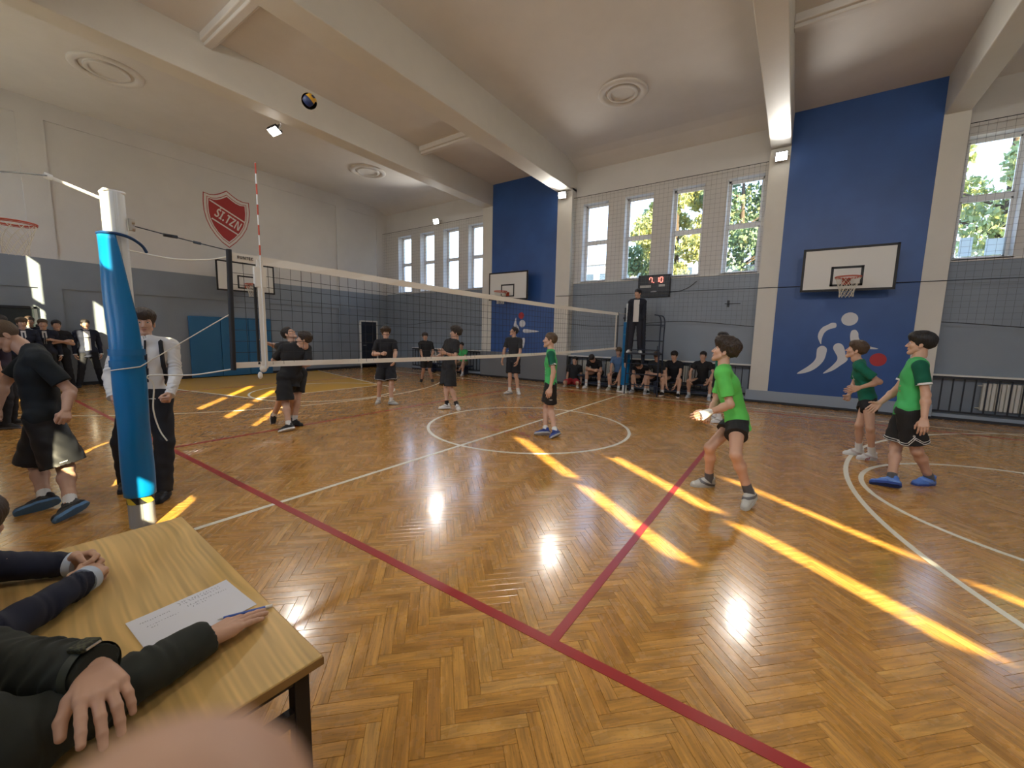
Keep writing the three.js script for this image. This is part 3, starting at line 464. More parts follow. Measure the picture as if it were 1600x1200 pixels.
{
  const o = thing('volleyball_post', 'near white volleyball post with blue padding beside the table', 'volleyball post', [-0.43, 0, 0.88]);
  part(o, 'pole', barGroove(0.078, 0.2, 2.66), alu); part(o, 'base_sleeve', barGroove(0.085, 0, 0.24, 1), std(lin(0.36, 0.38, 0.4), 0.5));
  part(o, 'pole_cap', rbox(-0.07, 0.07, 2.655, 2.675, -0.065, 0.065, 0.008), M.pvc);
  const D = Math.PI / 180;
  part(o, 'padding', padShell(1.36, 2.34, 0.108, 0.104, (t) => (-62 + 74 * t) * D, (t) => 215 * D), padBlue);
  part(o, 'padding', padShell(0.27, 1.5, 0.102, 0.104, (t) => -175 * D, (t) => 184 * D), padBlue);
  for (const y of [1.36, 1.45]) part(o, 'strap', new THREE.CylinderGeometry(0.111, 0.111, 0.05, 40, 1, true).translate(0, y, 0), std(lin(0.0, 0.14, 0.36), 0.4));
  part(o, 'strap', tube([[-0.02, 2.35, 0.1], [0.075, 2.35, 0.075], [0.105, 2.345, 0.0], [0.09, 2.33, -0.07], [0.05, 2.29, -0.14], [0.02, 2.25, -0.17]], 0.012, 30, 6), std(lin(0.0, 0.04, 0.14), 0.5), 'loose dark blue strap');
  const tapes = [std(lin(0.7, 0.55, 0.05), 0.5), M.black];
  for (let i = 0; i < 8; i++) { const g = new THREE.CylinderGeometry(0.089, 0.089, 0.055, 6, 1, true, i * Math.PI / 4, Math.PI / 4).translate(0, 0.235, 0); const q = g.attributes.position; for (let k = 0; k < q.count; k++) { const a = (q.getY(k) - 0.235) * 9, x = q.getX(k), z = q.getZ(k); q.setXYZ(k, x * Math.cos(a) - z * Math.sin(a), q.getY(k), x * Math.sin(a) + z * Math.cos(a)); } g.computeVertexNormals(); part(o, 'warning_tape', g, tapes[i % 2]); }
  part(o, 'crank_hook', [bar([0, 2.6, 0.05], [-0.02, 2.68, 0.3], 0.012), bar([-0.02, 2.68, 0.3], [-0.02, 2.69, 0.34], 0.02)], M.pvc, 'white hook arm at the top');
  part(o, 'pulley', [new THREE.CylinderGeometry(0.022, 0.022, 0.02, 16).rotateX(Math.PI / 2).translate(0.02, 2.42, -0.1), new THREE.CylinderGeometry(0.02, 0.02, 0.02, 16).rotateX(Math.PI / 2).translate(0.02, 2.47, -0.1), box(0.0, 0.04, 2.4, 2.49, -0.09, -0.075)], M.metal);
  tag(add('net_cable', [...path([[-0.41, 2.44, 0.78], [-0.2, 2.365, 0.52], [0, 2.3, 0.28]], 0.005), new THREE.CylinderGeometry(0.013, 0.013, 0.09, 8).rotateX(Math.PI / 2).translate(-0.26, 2.385, 0.59), bar([-0.16, 2.35, 0.47], [-0.13, 2.342, 0.43], 0.011)], M.darkMetal), 'dark steel cable with turnbuckle from the padded post to the net top', 'cable');
  tag(add('tie_rope', tube([[-0.35, 2.24, 0.83], [-0.2, 2.2, 0.6], [-0.08, 2.215, 0.4], [0, 2.25, 0.29]], 0.005, 24), M.rope), 'thin white cord from the padded post to the net corner', 'rope');
  tag(add('tie_rope', [...path([[0, 1.77, 0.31], [-0.29, 1.34, 0.84]], 0.005), ...path([[-0.29, 1.34, 0.84], [-0.315, 1.325, 0.95], [-0.4, 1.31, 1.0]], 0.005)], M.rope), 'white rope from the middle of the net edge wrapped round the padded post', 'rope');
  tag(add('tie_rope', tube([[0, 1.31, 0.3], [-0.15, 1.265, 0.55], [-0.31, 1.26, 0.8], [-0.33, 1.2, 0.76], [-0.3, 0.98, 0.78], [-0.29, 0.8, 0.75], [-0.26, 0.72, 0.72]], 0.0055, 50), M.rope), 'white rope from the net bottom corner hanging loose beside the post', 'rope');
  tag(add('stay_wire', path([[-0.45, 2.69, 1.2], [0.02, 2.56, 1.38], [0.75, 2.37, 1.55]], 0.004), M.darkMetal), 'thin dark stay wire from the post hook towards the near wall', 'wire');
}
{
  const o = thing('volleyball_post', 'far white volleyball post in blue padding beside the referee stand', 'volleyball post', [-0.14, 0, -10.1]);
  part(o, 'pole', barGroove(0.07, 0.0, 2.62), alu); part(o, 'padding', padShell(0.22, 2.08, 0.125, 0.12, () => -3.1, () => 3.2), padBlue);
  for (const y of [1.02, 1.72]) part(o, 'strap', new THREE.CylinderGeometry(0.13, 0.13, 0.035, 32, 1, true).translate(0, y, 0), std(lin(0.05, 0.25, 0.45), 0.4));
  part(o, 'winch', [box(-0.1, -0.06, 2.1, 2.5, -0.02, 0.06), bar([-0.12, 2.2, 0.05], [-0.05, 2.2, 0.05], 0.03)], M.darkMetal);
  part(o, 'base_plate', rbox(-0.14, 0.14, 0, 0.03, -0.14, 0.14, 0.01), M.pvc);
  tag(add('net_cable', path([[0, 2.29, -8.88], [-0.1, 2.3, -10.0]], 0.005), M.rope), 'thin pale cable from the net to the far post', 'cable');
}
// referee stand
{
  const o = thing('referee_stand', 'dark blue tubular referee stand with a high platform by the far post', 'referee stand', [0.46, 0, -9.93]), m = std(lin(0.012, 0.022, 0.05), 0.4), w = 0.44, d = 0.2, h = 1.2;
  part(o, 'platform', rbox(-w, w, h - 0.04, h, -d, d, 0.01), std(lin(0.03, 0.035, 0.05), 0.7));
  for (const x of [-w, w]) for (const z of [-d, d]) part(o, 'leg', bar([x, h, z], [x * 1.06, 0, z * 1.1], 0.018), m);
  for (const z of [-d, d]) part(o, 'guard_rail', tube([[w, h, z], [w, 1.75, z], [w, 2.12, z], [w - 0.05, 2.24, z], [w - 0.17, 2.27, z], [-0.02, 2.27, z]].slice(0, 5), 0.017, 40, 8), m);
  part(o, 'cross_rail', [bar([w, 1.55, -d], [w, 1.55, d], 0.013), bar([w, 1.95, -d], [w, 1.95, d], 0.013), bar([w, 1.55, -d], [-w, 1.55, -d], 0.013), bar([w, 2.0, -d], [-w, 2.0, -d], 0.013), bar([w - 0.17, 2.27, -d], [w - 0.17, 2.27, d], 0.015)], m);
  for (const y of [0.3, 0.6, 0.9]) part(o, 'rung', bar([-w * 1.03, y, d * 1.05], [w * 1.03, y, d * 1.05], 0.014), m);
  part(o, 'toe_rail', [bar([-w, h + 0.1, d], [w, h + 0.1, d], 0.012), bar([w * 0.9, h, d], [w * 0.9, h + 0.22, d], 0.014)], m);
}
// low benches along the far wall
for (const [x0, x1, z, l] of [[-1.9, 0.2, -10.58, 'low dark bench under the players left of the referee stand'], [0.35, 2.9, -10.58, 'low dark blue bench under the players right of the referee stand'], [-8.9, -6.5, -10.5, 'low dark bench in the far bay under the spectator']]) {
  const o = thing('bench', l, 'bench', [0, 0, 0]), m = std(lin(0.02, 0.03, 0.06), 0.5);
  part(o, 'seat', rbox(x0, x1, 0.33, 0.38, z - 0.13, z + 0.13, 0.012), m); for (const x of [x0 + 0.3, x1 - 0.3]) part(o, 'leg', [box(x - 0.03, x + 0.03, 0, 0.34, z - 0.12, z + 0.12)], m); part(o, 'beam', box(x0 + 0.3, x1 - 0.3, 0.1, 0.16, z - 0.02, z + 0.02), m);
}
// ---------- ball in the air
{
  const o = thing('volleyball', 'yellow and dark blue volleyball high in the air', 'ball', [-2.27, 5.02, -1.77]); o.rotation.set(0.5, 0.9, 0.4);
  const y = std(lin(0.62, 0.33, 0.02), 0.45), n = std(lin(0.015, 0.03, 0.11), 0.45), R = 0.105;
  for (let f = 0; f < 6; f++) for (let s = 0; s < 3; s++) {        // six faces of three curved panels each
    const P = [], I = [], N = 8, q = new THREE.Quaternion().setFromEuler(new THREE.Euler([0, Math.PI / 2, Math.PI, -Math.PI / 2, 0, 0][f], 0, [0, 0, 0, 0, Math.PI / 2, -Math.PI / 2][f]));
    for (let i = 0; i <= N; i++) for (let j = 0; j <= N; j++) {
      const u = -1 + 2 * (s + 0.02 + 0.96 * i / N) / 3, v = -0.985 + 1.97 * j / N, a = f % 2 ? u : v, b = f % 2 ? v : u;
      const p = V(Math.tan(a * Math.PI / 4), 1, Math.tan(b * Math.PI / 4)).normalize(), edge = (i === 0 || i === N || j === 0 || j === N) ? 0.0015 : 0;
      P.push(...p.multiplyScalar(R - edge).applyQuaternion(q).toArray());
    }
    for (let i = 0; i < N; i++) for (let j = 0; j < N; j++) { const a = i * (N + 1) + j; I.push(...(f % 2 ? [a, a + 1, a + N + 1, a + 1, a + N + 2, a + N + 1] : [a, a + 1, a + N + 1, a + 1, a + N + 2, a + N + 1])); }
    const g = new THREE.BufferGeometry(); g.setAttribute('position', new THREE.Float32BufferAttribute(P, 3)); g.setIndex(I); g.computeVertexNormals();
    const nn = g.attributes.normal, pp = g.attributes.position; for (let k = 0; k < nn.count; k++) { const v = V().fromBufferAttribute(pp, k).normalize(); nn.setXYZ(k, v.x, v.y, v.z); }
    part(o, 'panel', g, s === 1 ? n : (f < 2 && s === 0 ? n : y));
  }
  part(o, 'bladder', new THREE.SphereGeometry(R - 0.003, 24, 16), M.black);
}
// ---------- table with paper and pen
const tableTurn = 0.055;
{
  const woodT = noiseTexture(512, (u, v) => { const b = 0.03 * tileNoise(u, v, 3, 2, 301), k = 0.74 + 0.16 * tileNoise(u, v + b, 3, 110, 302) + 0.1 * tileNoise(u, v + b, 2, 30, 303); return [k, k * 0.985, k * 0.95]; }, true);
  const top = std(lin(0.82, 0.56, 0.22), 0.42, { map: woodT, bumpMap: woodT, bumpScale: 0.0003 });
  const o = thing('table', 'wooden officials table with black square steel legs beside the post', 'table', [2.93, 0, 1.235], -tableTurn);
  const L = 1.35, D = 0.66;
  const t = metres(rbox(-L, 0, 0.722, 0.75, 0, D, 0.004, 2), 1.1); part(o, 'table_top', t, top);
  part(o, 'edge_band', [box(-L, 0.002, 0.723, 0.746, -0.0015, 0.001), box(-0.001, 0.002, 0.723, 0.746, 0, D)], std(lin(0.34, 0.2, 0.07), 0.5));
  const k = 0.042; for (const x of [-L + 0.03, -0.03 - k]) for (const z of [0.025, D - 0.03 - k]) part(o, 'leg', rbox(x, x + k, 0, 0.722, z, z + k, 0.004), M.black);
  part(o, 'frame_rail', [box(-L + 0.03, -0.03, 0.682, 0.722, 0.03, 0.055), box(-L + 0.03, -0.03, 0.682, 0.722, D - 0.055, D - 0.03)], M.black);
  part(o, 'frame_rail', [box(-0.06, -0.035, 0.682, 0.722, 0.03, D - 0.03), box(-0.06, -0.035, 0.56, 0.6, 0.03, D - 0.03)], M.black); part(o, 'frame_rail', [box(-L + 0.035, -L + 0.06, 0.56, 0.6, 0.03, D - 0.03)], M.black);
  // score sheet, with its handwriting as flat print
  const c = document.createElement('canvas'); c.width = 1024; c.height = 700; const x = c.getContext('2d'); x.fillStyle = '#d9dbe6'; x.fillRect(0, 0, 1024, 700); x.fillStyle = x.strokeStyle = '#3a3f4c'; x.lineWidth = 3;
  let sd = 5; const r1 = () => (sd = (sd * 16807) % 2147483647) / 2147483647;
  const scrawl = (x0, y0, n, h, gap) => { for (let i = 0; i < n; i++) { const px = x0 + i * gap; x.beginPath(); for (let k = 0; k < 4; k++) x.lineTo(px + r1() * gap * 0.7, y0 + (r1() - 0.5) * h); x.stroke(); } };
  x.strokeStyle = '#555b68'; scrawl(90, 120, 13, 26, 22); scrawl(470, 60, 14, 40, 32); scrawl(470, 95, 14, 30, 32); x.strokeStyle = '#6a7080'; scrawl(120, 215, 12, 18, 26); scrawl(520, 170, 16, 36, 27); scrawl(150, 260, 3, 18, 24); scrawl(560, 215, 5, 30, 30);
  const tex = new THREE.CanvasTexture(c); tex.colorSpace = THREE.SRGBColorSpace;
  const sheetGeo = new THREE.PlaneGeometry(0.272, 0.228, 24, 18).rotateX(-Math.PI / 2); { const q = sheetGeo.attributes.position; for (let i = 0; i < q.count; i++) { const u = q.getX(i) / 0.136, v = q.getZ(i) / 0.114; q.setY(i, 0.0015 + 0.006 * Math.max(0, u - 0.6) * Math.max(0, -v) + 0.003 * Math.max(0, -u - 0.7)); } sheetGeo.computeVertexNormals(); }
  const sheet = add('score_sheet', sheetGeo, std(0xffffff, 0.8, { map: tex, side: THREE.DoubleSide })); sheet.position.set(2.445, 0.7505, 1.383); sheet.rotation.y = Math.PI / 2 + 0.02; tag(sheet, 'white score sheet with handwriting on the wooden table', 'paper');
  const pen = thing('pen', 'blue ballpoint pen held under the hand on the score sheet', 'pen', [2.578, 0.757, 1.285]); pen.rotation.set(0, 1.1, 0);
  part(pen, 'barrel', new THREE.CylinderGeometry(0.0048, 0.0048, 0.12, 10).rotateZ(Math.PI / 2), std(lin(0.02, 0.09, 0.45), 0.3)); part(pen, 'tip', new THREE.CylinderGeometry(0.001, 0.0045, 0.016, 10).rotateZ(Math.PI / 2).translate(-0.068, 0, 0), M.metal); part(pen, 'cap', new THREE.CylinderGeometry(0.0052, 0.0052, 0.02, 10).rotateZ(Math.PI / 2).translate(0.062, 0, 0), M.pvc);
  const f = thing('floor_sheet', 'white printed sheet taped to the floor at the end of the centre line', 'paper', [0.065, 0.0024, 0.81], -0.04);
  part(f, 'sheet', box(-0.14, 0.14, 0, 0.0012, -0.055, 0.055), std(lin(0.66, 0.68, 0.66), 0.6)); part(f, 'print', [box(-0.1, -0.02, 0.0012, 0.0016, -0.03, -0.022), box(-0.11, -0.01, 0.0012, 0.0016, -0.01, -0.004), box(-0.1, -0.03, 0.0012, 0.0016, 0.01, 0.016), new THREE.BoxGeometry(0.1, 0.0004, 0.006).rotateY(0.5).translate(0.0, 0.0014, 0.012), new THREE.BoxGeometry(0.1, 0.0004, 0.006).rotateY(-0.2).translate(0.01, 0.0014, 0.03)], std(lin(0.2, 0.22, 0.22), 0.6));
}
// ---------- outside: yard, trees, buildings beyond the far wall
{
  struct('ground', box(-60, 60, -0.6, -0.26, -70, ZF - T - 0.02), std(lin(0.3, 0.29, 0.25), 0.9)); struct('ground_near', box(-60, 60, -0.6, -0.26, ZN + TN + 0.02, 60), std(lin(0.3, 0.29, 0.25), 0.9));
  const leafGeo = (() => { const g = new THREE.PlaneGeometry(1, 0.6, 2, 1), q = g.attributes.position; for (let i = 0; i < q.count; i++) { const x = q.getX(i); q.setY(i, q.getY(i) * (1 - Math.abs(x) * 1.3)); q.setZ(i, 0.12 * x * x); } g.computeVertexNormals(); return g; })();
  const bark = std(lin(0.09, 0.065, 0.045), 0.95);
  function tree(x, z, h, r, n, tone, label, bottom = 0.35, size = 0.23) {
    const o = thing('tree', label, 'tree', [x, -0.26, z], 0, 'trees beyond the windows'), blobs = [];
    part(o, 'trunk', [bar([0, 0, 0], [0.1, h * 0.45, 0.05], 0.22, 10, 0.15), bar([0.1, h * 0.45, 0.05], [-0.1, h * 0.85, 0], 0.15, 8, 0.05)], bark);
    for (let i = 0; i < 9; i++) { const a = rr(0, 6.28), y = h * rr(bottom, 0.75), L = r * rr(0.5, 0.95); part(o, 'branch', bar([0.03, y, 0], [Math.cos(a) * L, y + L * 0.7, Math.sin(a) * L], 0.06, 6, 0.02), bark); }
    for (let i = 0; i < 26; i++) { const t = rr(bottom, 1), k = Math.sin(Math.PI * Math.min(1, (t - bottom) / (1 - bottom) * 0.85 + 0.12)), a = rr(0, 6.28), d = r * k * Math.sqrt(rnd()); blobs.push([Math.cos(a) * d, h * t, Math.sin(a) * d, r * rr(0.22, 0.42)]); }
    const m = new THREE.MeshPhysicalMaterial({ color: lin(1, 1, 1), roughness: 0.9, transmission: 0.35, thickness: 0, side: THREE.DoubleSide, name: 'leaf' });
    const inst = new THREE.InstancedMesh(leafGeo, m, n), m4 = new THREE.Matrix4(), c = new THREE.Color(); inst.name = numbered('foliage'); inst.userData.kind = 'stuff';
    for (let i = 0; i < n; i++) {
      const b = blobs[Math.floor(rnd() * blobs.length)], u = rr(-1, 1), a = rr(0, 6.28), q = b[3] * Math.cbrt(rnd()), s = Math.sqrt(1 - u * u), k = size * rr(0.6, 1.2), w = rr(0.7, 1.25), yel = rnd() < tone[3] ? 1 : 0;
      inst.setMatrixAt(i, m4.compose(V(b[0] + Math.cos(a) * s * q, b[1] + u * q, b[2] + Math.sin(a) * s * q), new THREE.Quaternion().setFromEuler(new THREE.Euler(rr(0, 6), rr(0, 6), rr(0, 6))), V(k, k, k)));
      inst.setColorAt(i, c.setRGB(tone[0] * w + 0.2 * yel, tone[1] * w + 0.12 * yel, tone[2] * w));
    }
    o.add(inst);
  }
  tree(-3.4, -23.5, 9.2, 2.1, 10000, [0.2, 0.3, 0.14, 0.15], 'green tree seen through the second tall window');
  tree(-1.7, -21.5, 12.5, 2.2, 17000, [0.36, 0.4, 0.15, 0.4], 'yellow green tree filling the third tall window', 0.2);
  tree(1.3, -22, 12.0, 2.4, 15000, [0.17, 0.27, 0.14, 0.1], 'dark green tree in the fourth tall window', 0.4);
  tree(9.6, -20, 12.5, 3.0, 22000, [0.34, 0.44, 0.22, 0.25], 'broad pale green tree in the right edge window', 0.1);
  tree(14.5, -24, 12, 3.0, 12000, [0.25, 0.36, 0.17, 0.2], 'green tree beyond the right edge window', 0.15);
  const pale = std(lin(0.7, 0.69, 0.66), 0.8), glass = std(lin(0.06, 0.09, 0.12), 0.15);
  const b = thing('building', 'pale building block behind the trees with a row of dark windows', 'building', [-10, -0.26, -38]);
  part(b, 'wall', box(-9, 9, 0, 8.4, -4, 4), pale); part(b, 'roof', box(-9.2, 9.2, 8.4, 8.7, -4.2, 4.2), std(lin(0.4, 0.4, 0.4), 0.8));
  for (let i = 0; i < 10; i++) for (const y of [1.2, 4.0, 6.4]) part(b, 'window', box(-8 + i * 1.7, -6.9 + i * 1.7, y, y + 1.2, 3.95, 4.03), glass);
}
// ---------- people: bodies and clothes are meshed from distance fields along a posed skeleton
const v3 = { sub: (a, b) => [a[0] - b[0], a[1] - b[1], a[2] - b[2]], add: (a, b) => [a[0] + b[0], a[1] + b[1], a[2] + b[2]], mul: (a, s) => [a[0] * s, a[1] * s, a[2] * s], dot: (a, b) => a[0] * b[0] + a[1] * b[1] + a[2] * b[2],
  cross: (a, b) => [a[1] * b[2] - a[2] * b[1], a[2] * b[0] - a[0] * b[2], a[0] * b[1] - a[1] * b[0]], len: (a) => Math.hypot(a[0], a[1], a[2]), lerp: (a, b, t) => [a[0] + (b[0] - a[0]) * t, a[1] + (b[1] - a[1]) * t, a[2] + (b[2] - a[2]) * t] };
v3.norm = (a) => v3.mul(a, 1 / (v3.len(a) || 1));
const smin = (a, b, k) => { const h = k - Math.abs(a - b); return h > 0 ? Math.min(a, b) - h * h / (4 * k) : Math.min(a, b); };
const smax = (a, b, k) => -smin(-a, -b, k);
// a tapered capsule; flat = [direction, factor] makes it thinner that way
function capsule(a, b, ra, rb = ra, flat) {
  const d = v3.sub(b, a), L2 = v3.dot(d, d) || 1e-9;
  const f = (x, y, z) => {
    let qx = x - a[0], qy = y - a[1], qz = z - a[2];
    let t = (qx * d[0] + qy * d[1] + qz * d[2]) / L2; t = t < 0 ? 0 : t > 1 ? 1 : t;
    qx -= d[0] * t; qy -= d[1] * t; qz -= d[2] * t;
    if (flat) { const n = flat[0], w = (qx * n[0] + qy * n[1] + qz * n[2]) * (flat[1] - 1); qx += n[0] * w; qy += n[1] * w; qz += n[2] * w; }
    return Math.sqrt(qx * qx + qy * qy + qz * qz) - (ra + (rb - ra) * t);
  };
  const R = Math.max(ra, rb); f.lo = a.map((v, i) => Math.min(v, b[i]) - R); f.hi = a.map((v, i) => Math.max(v, b[i]) + R);
  return f;
}
function ellipsoid(c, r) {
  const f = (x, y, z) => { const px = (x - c[0]) / r[0], py = (y - c[1]) / r[1], pz = (z - c[2]) / r[2], k0 = Math.sqrt(px * px + py * py + pz * pz), k1 = Math.sqrt((px / r[0]) ** 2 + (py / r[1]) ** 2 + (pz / r[2]) ** 2); return k1 < 1e-6 ? -Math.min(...r) : k0 * (k0 - 1) / k1; };
  f.lo = c.map((v, i) => v - r[i]); f.hi = c.map((v, i) => v + r[i]);
  return f;
}
function blend(list, k, planes = [], disp) {                     // smooth union, then cut by planes [point, normal kept inside]
  const cuts = planes.map(([p, n]) => { const u = v3.norm(n); return [u[0], u[1], u[2], v3.dot(u, p)]; });
  const f = (x, y, z) => {
    let d = 1e3; for (const g of list) d = smin(d, g(x, y, z), k);
    if (disp) d -= disp(x, y, z);
    for (const c of cuts) { const e = c[3] - (c[0] * x + c[1] * y + c[2] * z); if (e > d) d = e; }
    return d;
  };
  f.lo = [0, 1, 2].map((i) => Math.min(...list.map((g) => g.lo[i])) - k * 0.3); f.hi = [0, 1, 2].map((i) => Math.max(...list.map((g) => g.hi[i])) + k * 0.3);
  return f;
}
function net(f, cell, pad = 0.02) {                              // surface nets over f's box, vertices pulled onto the surface
  const lo = f.lo.map((v) => v - pad), n = f.hi.map((v, i) => Math.ceil((v + pad - lo[i]) / cell) + 1), [nx, ny, nz] = n, val = new Float32Array(nx * ny * nz), B = 5, reach = B * cell * 0.87 * 1.35 + 0.01;
  for (let bz = 0; bz < nz; bz += B) for (let by = 0; by < ny; by += B) for (let bx = 0; bx < nx; bx += B) {
    const c = f(lo[0] + (bx + B / 2 - 0.5) * cell, lo[1] + (by + B / 2 - 0.5) * cell, lo[2] + (bz + B / 2 - 0.5) * cell), far = Math.abs(c) > reach;
    for (let z = bz; z < Math.min(nz, bz + B); z++) for (let y = by; y < Math.min(ny, by + B); y++) for (let x = bx; x < Math.min(nx, bx + B); x++) val[(z * ny + y) * nx + x] = far ? c : f(lo[0] + x * cell, lo[1] + y * cell, lo[2] + z * cell);
  }
  const id = new Int32Array(nx * ny * nz).fill(-1), P = [], I = [], at = (x, y, z) => (z * ny + y) * nx + x;
  for (let z = 0; z < nz - 1; z++) for (let y = 0; y < ny - 1; y++) for (let x = 0; x < nx - 1; x++) {
    const q = []; let neg = 0; for (let k = 0; k < 8; k++) { const v = val[at(x + (k & 1), y + (k >> 1 & 1), z + (k >> 2))]; q.push(v); if (v < 0) neg++; }
    if (!neg || neg === 8) continue;
    let sx = 0, sy = 0, sz = 0, m = 0;
    for (let k = 0; k < 8; k++) for (const b of [1, 2, 4]) if (!(k & b) && (q[k] < 0) !== (q[k | b] < 0)) { const t = q[k] / (q[k] - q[k | b]); sx += (k & 1) + (b === 1 ? t : 0); sy += (k >> 1 & 1) + (b === 2 ? t : 0); sz += (k >> 2) + (b === 4 ? t : 0); m++; }
    id[at(x, y, z)] = P.length / 3; P.push(lo[0] + (x + sx / m) * cell, lo[1] + (y + sy / m) * cell, lo[2] + (z + sz / m) * cell);
  }
  const quad = (a, b, c, d, flip) => { if (a < 0 || b < 0 || c < 0 || d < 0) return; if (flip) I.push(a, c, b, a, d, c); else I.push(a, b, c, a, c, d); };
  for (let z = 1; z < nz - 1; z++) for (let y = 1; y < ny - 1; y++) for (let x = 1; x < nx - 1; x++) {
    const v = val[at(x, y, z)] < 0;
    if (v !== val[at(x + 1, y, z)] < 0) quad(id[at(x, y - 1, z - 1)], id[at(x, y, z - 1)], id[at(x, y, z)], id[at(x, y - 1, z)], !v);
    if (v !== val[at(x, y + 1, z)] < 0) quad(id[at(x - 1, y, z - 1)], id[at(x - 1, y, z)], id[at(x, y, z)], id[at(x, y, z - 1)], !v);
    if (v !== val[at(x, y, z + 1)] < 0) quad(id[at(x - 1, y - 1, z)], id[at(x, y - 1, z)], id[at(x, y, z)], id[at(x - 1, y, z)], !v);
  }
  const N = new Float32Array(P.length), e = cell * 0.2;
  for (let i = 0; i < P.length; i += 3) {
    let [x, y, z] = [P[i], P[i + 1], P[i + 2]], gx, gy, gz;
    for (let it = 0; it < 3; it++) {
      gx = f(x + e, y, z) - f(x - e, y, z); gy = f(x, y + e, z) - f(x, y - e, z); gz = f(x, y, z + e) - f(x, y, z - e);
      const L = Math.hypot(gx, gy, gz) || 1; gx /= L; gy /= L; gz /= L;
      if (it < 2) { const s = Math.max(-cell, Math.min(cell, f(x, y, z) / Math.max(0.5, L / (2 * e)))); x -= gx * s; y -= gy * s; z -= gz * s; }
    }
    P[i] = x; P[i + 1] = y; P[i + 2] = z; N[i] = gx; N[i + 1] = gy; N[i + 2] = gz;
  }
  const g = new THREE.BufferGeometry();
  g.setAttribute('position', new THREE.Float32BufferAttribute(P, 3)); g.setAttribute('normal', new THREE.BufferAttribute(N, 3)); g.setIndex(I);
  return g;
}
function joinIndexed(list) {
  const P = [], N = [], I = [];
  for (const g of list) { const base = P.length / 3, p = g.attributes.position.array, n = g.attributes.normal.array, ix = g.index.array; for (let i = 0; i < p.length; i++) { P.push(p[i]); N.push(n[i]); } for (let i = 0; i < ix.length; i++) I.push(ix[i] + base); }
  const g = new THREE.BufferGeometry(); g.setAttribute('position', new THREE.Float32BufferAttribute(P, 3)); g.setAttribute('normal', new THREE.Float32BufferAttribute(N, 3)); g.setIndex(I); return g;
}
const placed = (g, m) => { const q = g.clone().applyMatrix4(m); if (m.determinant() < 0) { const a = q.index.array; for (let i = 0; i < a.length; i += 3) { const t = a[i]; a[i] = a[i + 1]; a[i + 1] = t; } } return q; };
const basis = (x, y, z, o, s = 1) => new THREE.Matrix4().makeBasis(V(...x).multiplyScalar(s), V(...y).multiplyScalar(s), V(...z).multiplyScalar(s)).setPosition(...o);
const cache = new Map(), cached = (key, make) => { if (!cache.has(key)) cache.set(key, make()); return cache.get(key); };
// head: origin at its middle, y up, z to the face, x to the person's left; 0.24 m tall
const headField = () => {
  const both = (fn) => [fn(1), fn(-1)];
  const solid = blend([ellipsoid([0, 0.036, -0.014], [0.075, 0.089, 0.096]), ellipsoid([0, -0.02, 0.03], [0.058, 0.08, 0.061]), ...both((s) => capsule([s * 0.046, -0.055, 0.012], [s * 0.014, -0.096, 0.06], 0.021, 0.02)), capsule([-0.008, -0.1, 0.068], [0.008, -0.1, 0.068], 0.019),
    ...both((s) => ellipsoid([s * 0.036, -0.018, 0.062], [0.024, 0.022, 0.02])), capsule([-0.038, 0.034, 0.071], [0.038, 0.034, 0.071], 0.013), capsule([0, -0.05, -0.025], [0, -0.115, -0.036], 0.053, 0.054)], 0.022);
  const nose = blend([capsule([0, 0.02, 0.085], [0, -0.026, 0.108], 0.008, 0.0115), ...both((s) => ellipsoid([s * 0.012, -0.03, 0.096], [0.008, 0.007, 0.01]))], 0.008);
  const lips = blend([capsule([-0.017, -0.0535, 0.0865], [0.017, -0.0535, 0.0865], 0.0055), capsule([-0.014, -0.0635, 0.086], [0.014, -0.0635, 0.086], 0.0065)], 0.004);
  const ears = both((s) => blend([ellipsoid([s * 0.079, -0.004, -0.012], [0.009, 0.031, 0.018]), ellipsoid([s * 0.075, -0.026, -0.004], [0.008, 0.012, 0.01])], 0.01));
  const sock = both((s) => ellipsoid([s * 0.031, 0.013, 0.098], [0.019, 0.012, 0.016])), earHole = both((s) => ellipsoid([s * 0.09, -0.002, -0.006], [0.009, 0.018, 0.009]));
  const f = (x, y, z) => { let d = solid(x, y, z); for (const g of sock) d = smax(d, -g(x, y, z), 0.012); d = smin(d, nose(x, y, z), 0.012); d = smin(d, lips(x, y, z), 0.006); for (let i = 0; i < 2; i++) d = smin(d, smax(ears[i](x, y, z), -earHole[i](x, y, z), 0.006), 0.008); return d; };
  f.lo = [-0.1, -0.175, -0.12]; f.hi = [0.1, 0.135, 0.13];
  return f;
};
const headGeo = (cell) => cached('head' + cell, () => net(headField(), cell, 0.01));
const wave3 = (x, y, z, k) => Math.sin(x * k + Math.sin(y * k * 0.7) * 1.7) * Math.sin(y * k * 0.9 + Math.sin(z * k * 0.8) * 1.5 + 1) * Math.sin(z * k * 1.1 + Math.sin(x * k * 0.6) * 1.6 + 2);
const HAIR = { // thickness at the sides, more on top, roughness, hairline over the ears, slope from forehead to nape, fringe
  short: { t: 0.01, top: 0.012, n: 0.003, h: 0.004, slope: 0.56, fringe: 0 }, fringe: { t: 0.016, top: 0.02, n: 0.005, h: -0.004, slope: 0.5, fringe: 0.01 },
  mop: { t: 0.03, top: 0.026, n: 0.011, h: -0.006, slope: 0.48, fringe: 0.016 }, bowl: { t: 0.024, top: 0.018, n: 0.0035, h: -0.006, slope: 0.47, fringe: 0.014 }, fade: { t: 0.006, top: 0.02, n: 0.004, h: 0.01, slope: 0.5, fringe: 0.006 } };
const step = (a, b, x) => { const t = Math.max(0, Math.min(1, (x - a) / (b - a))); return t * t * (3 - 2 * t); };
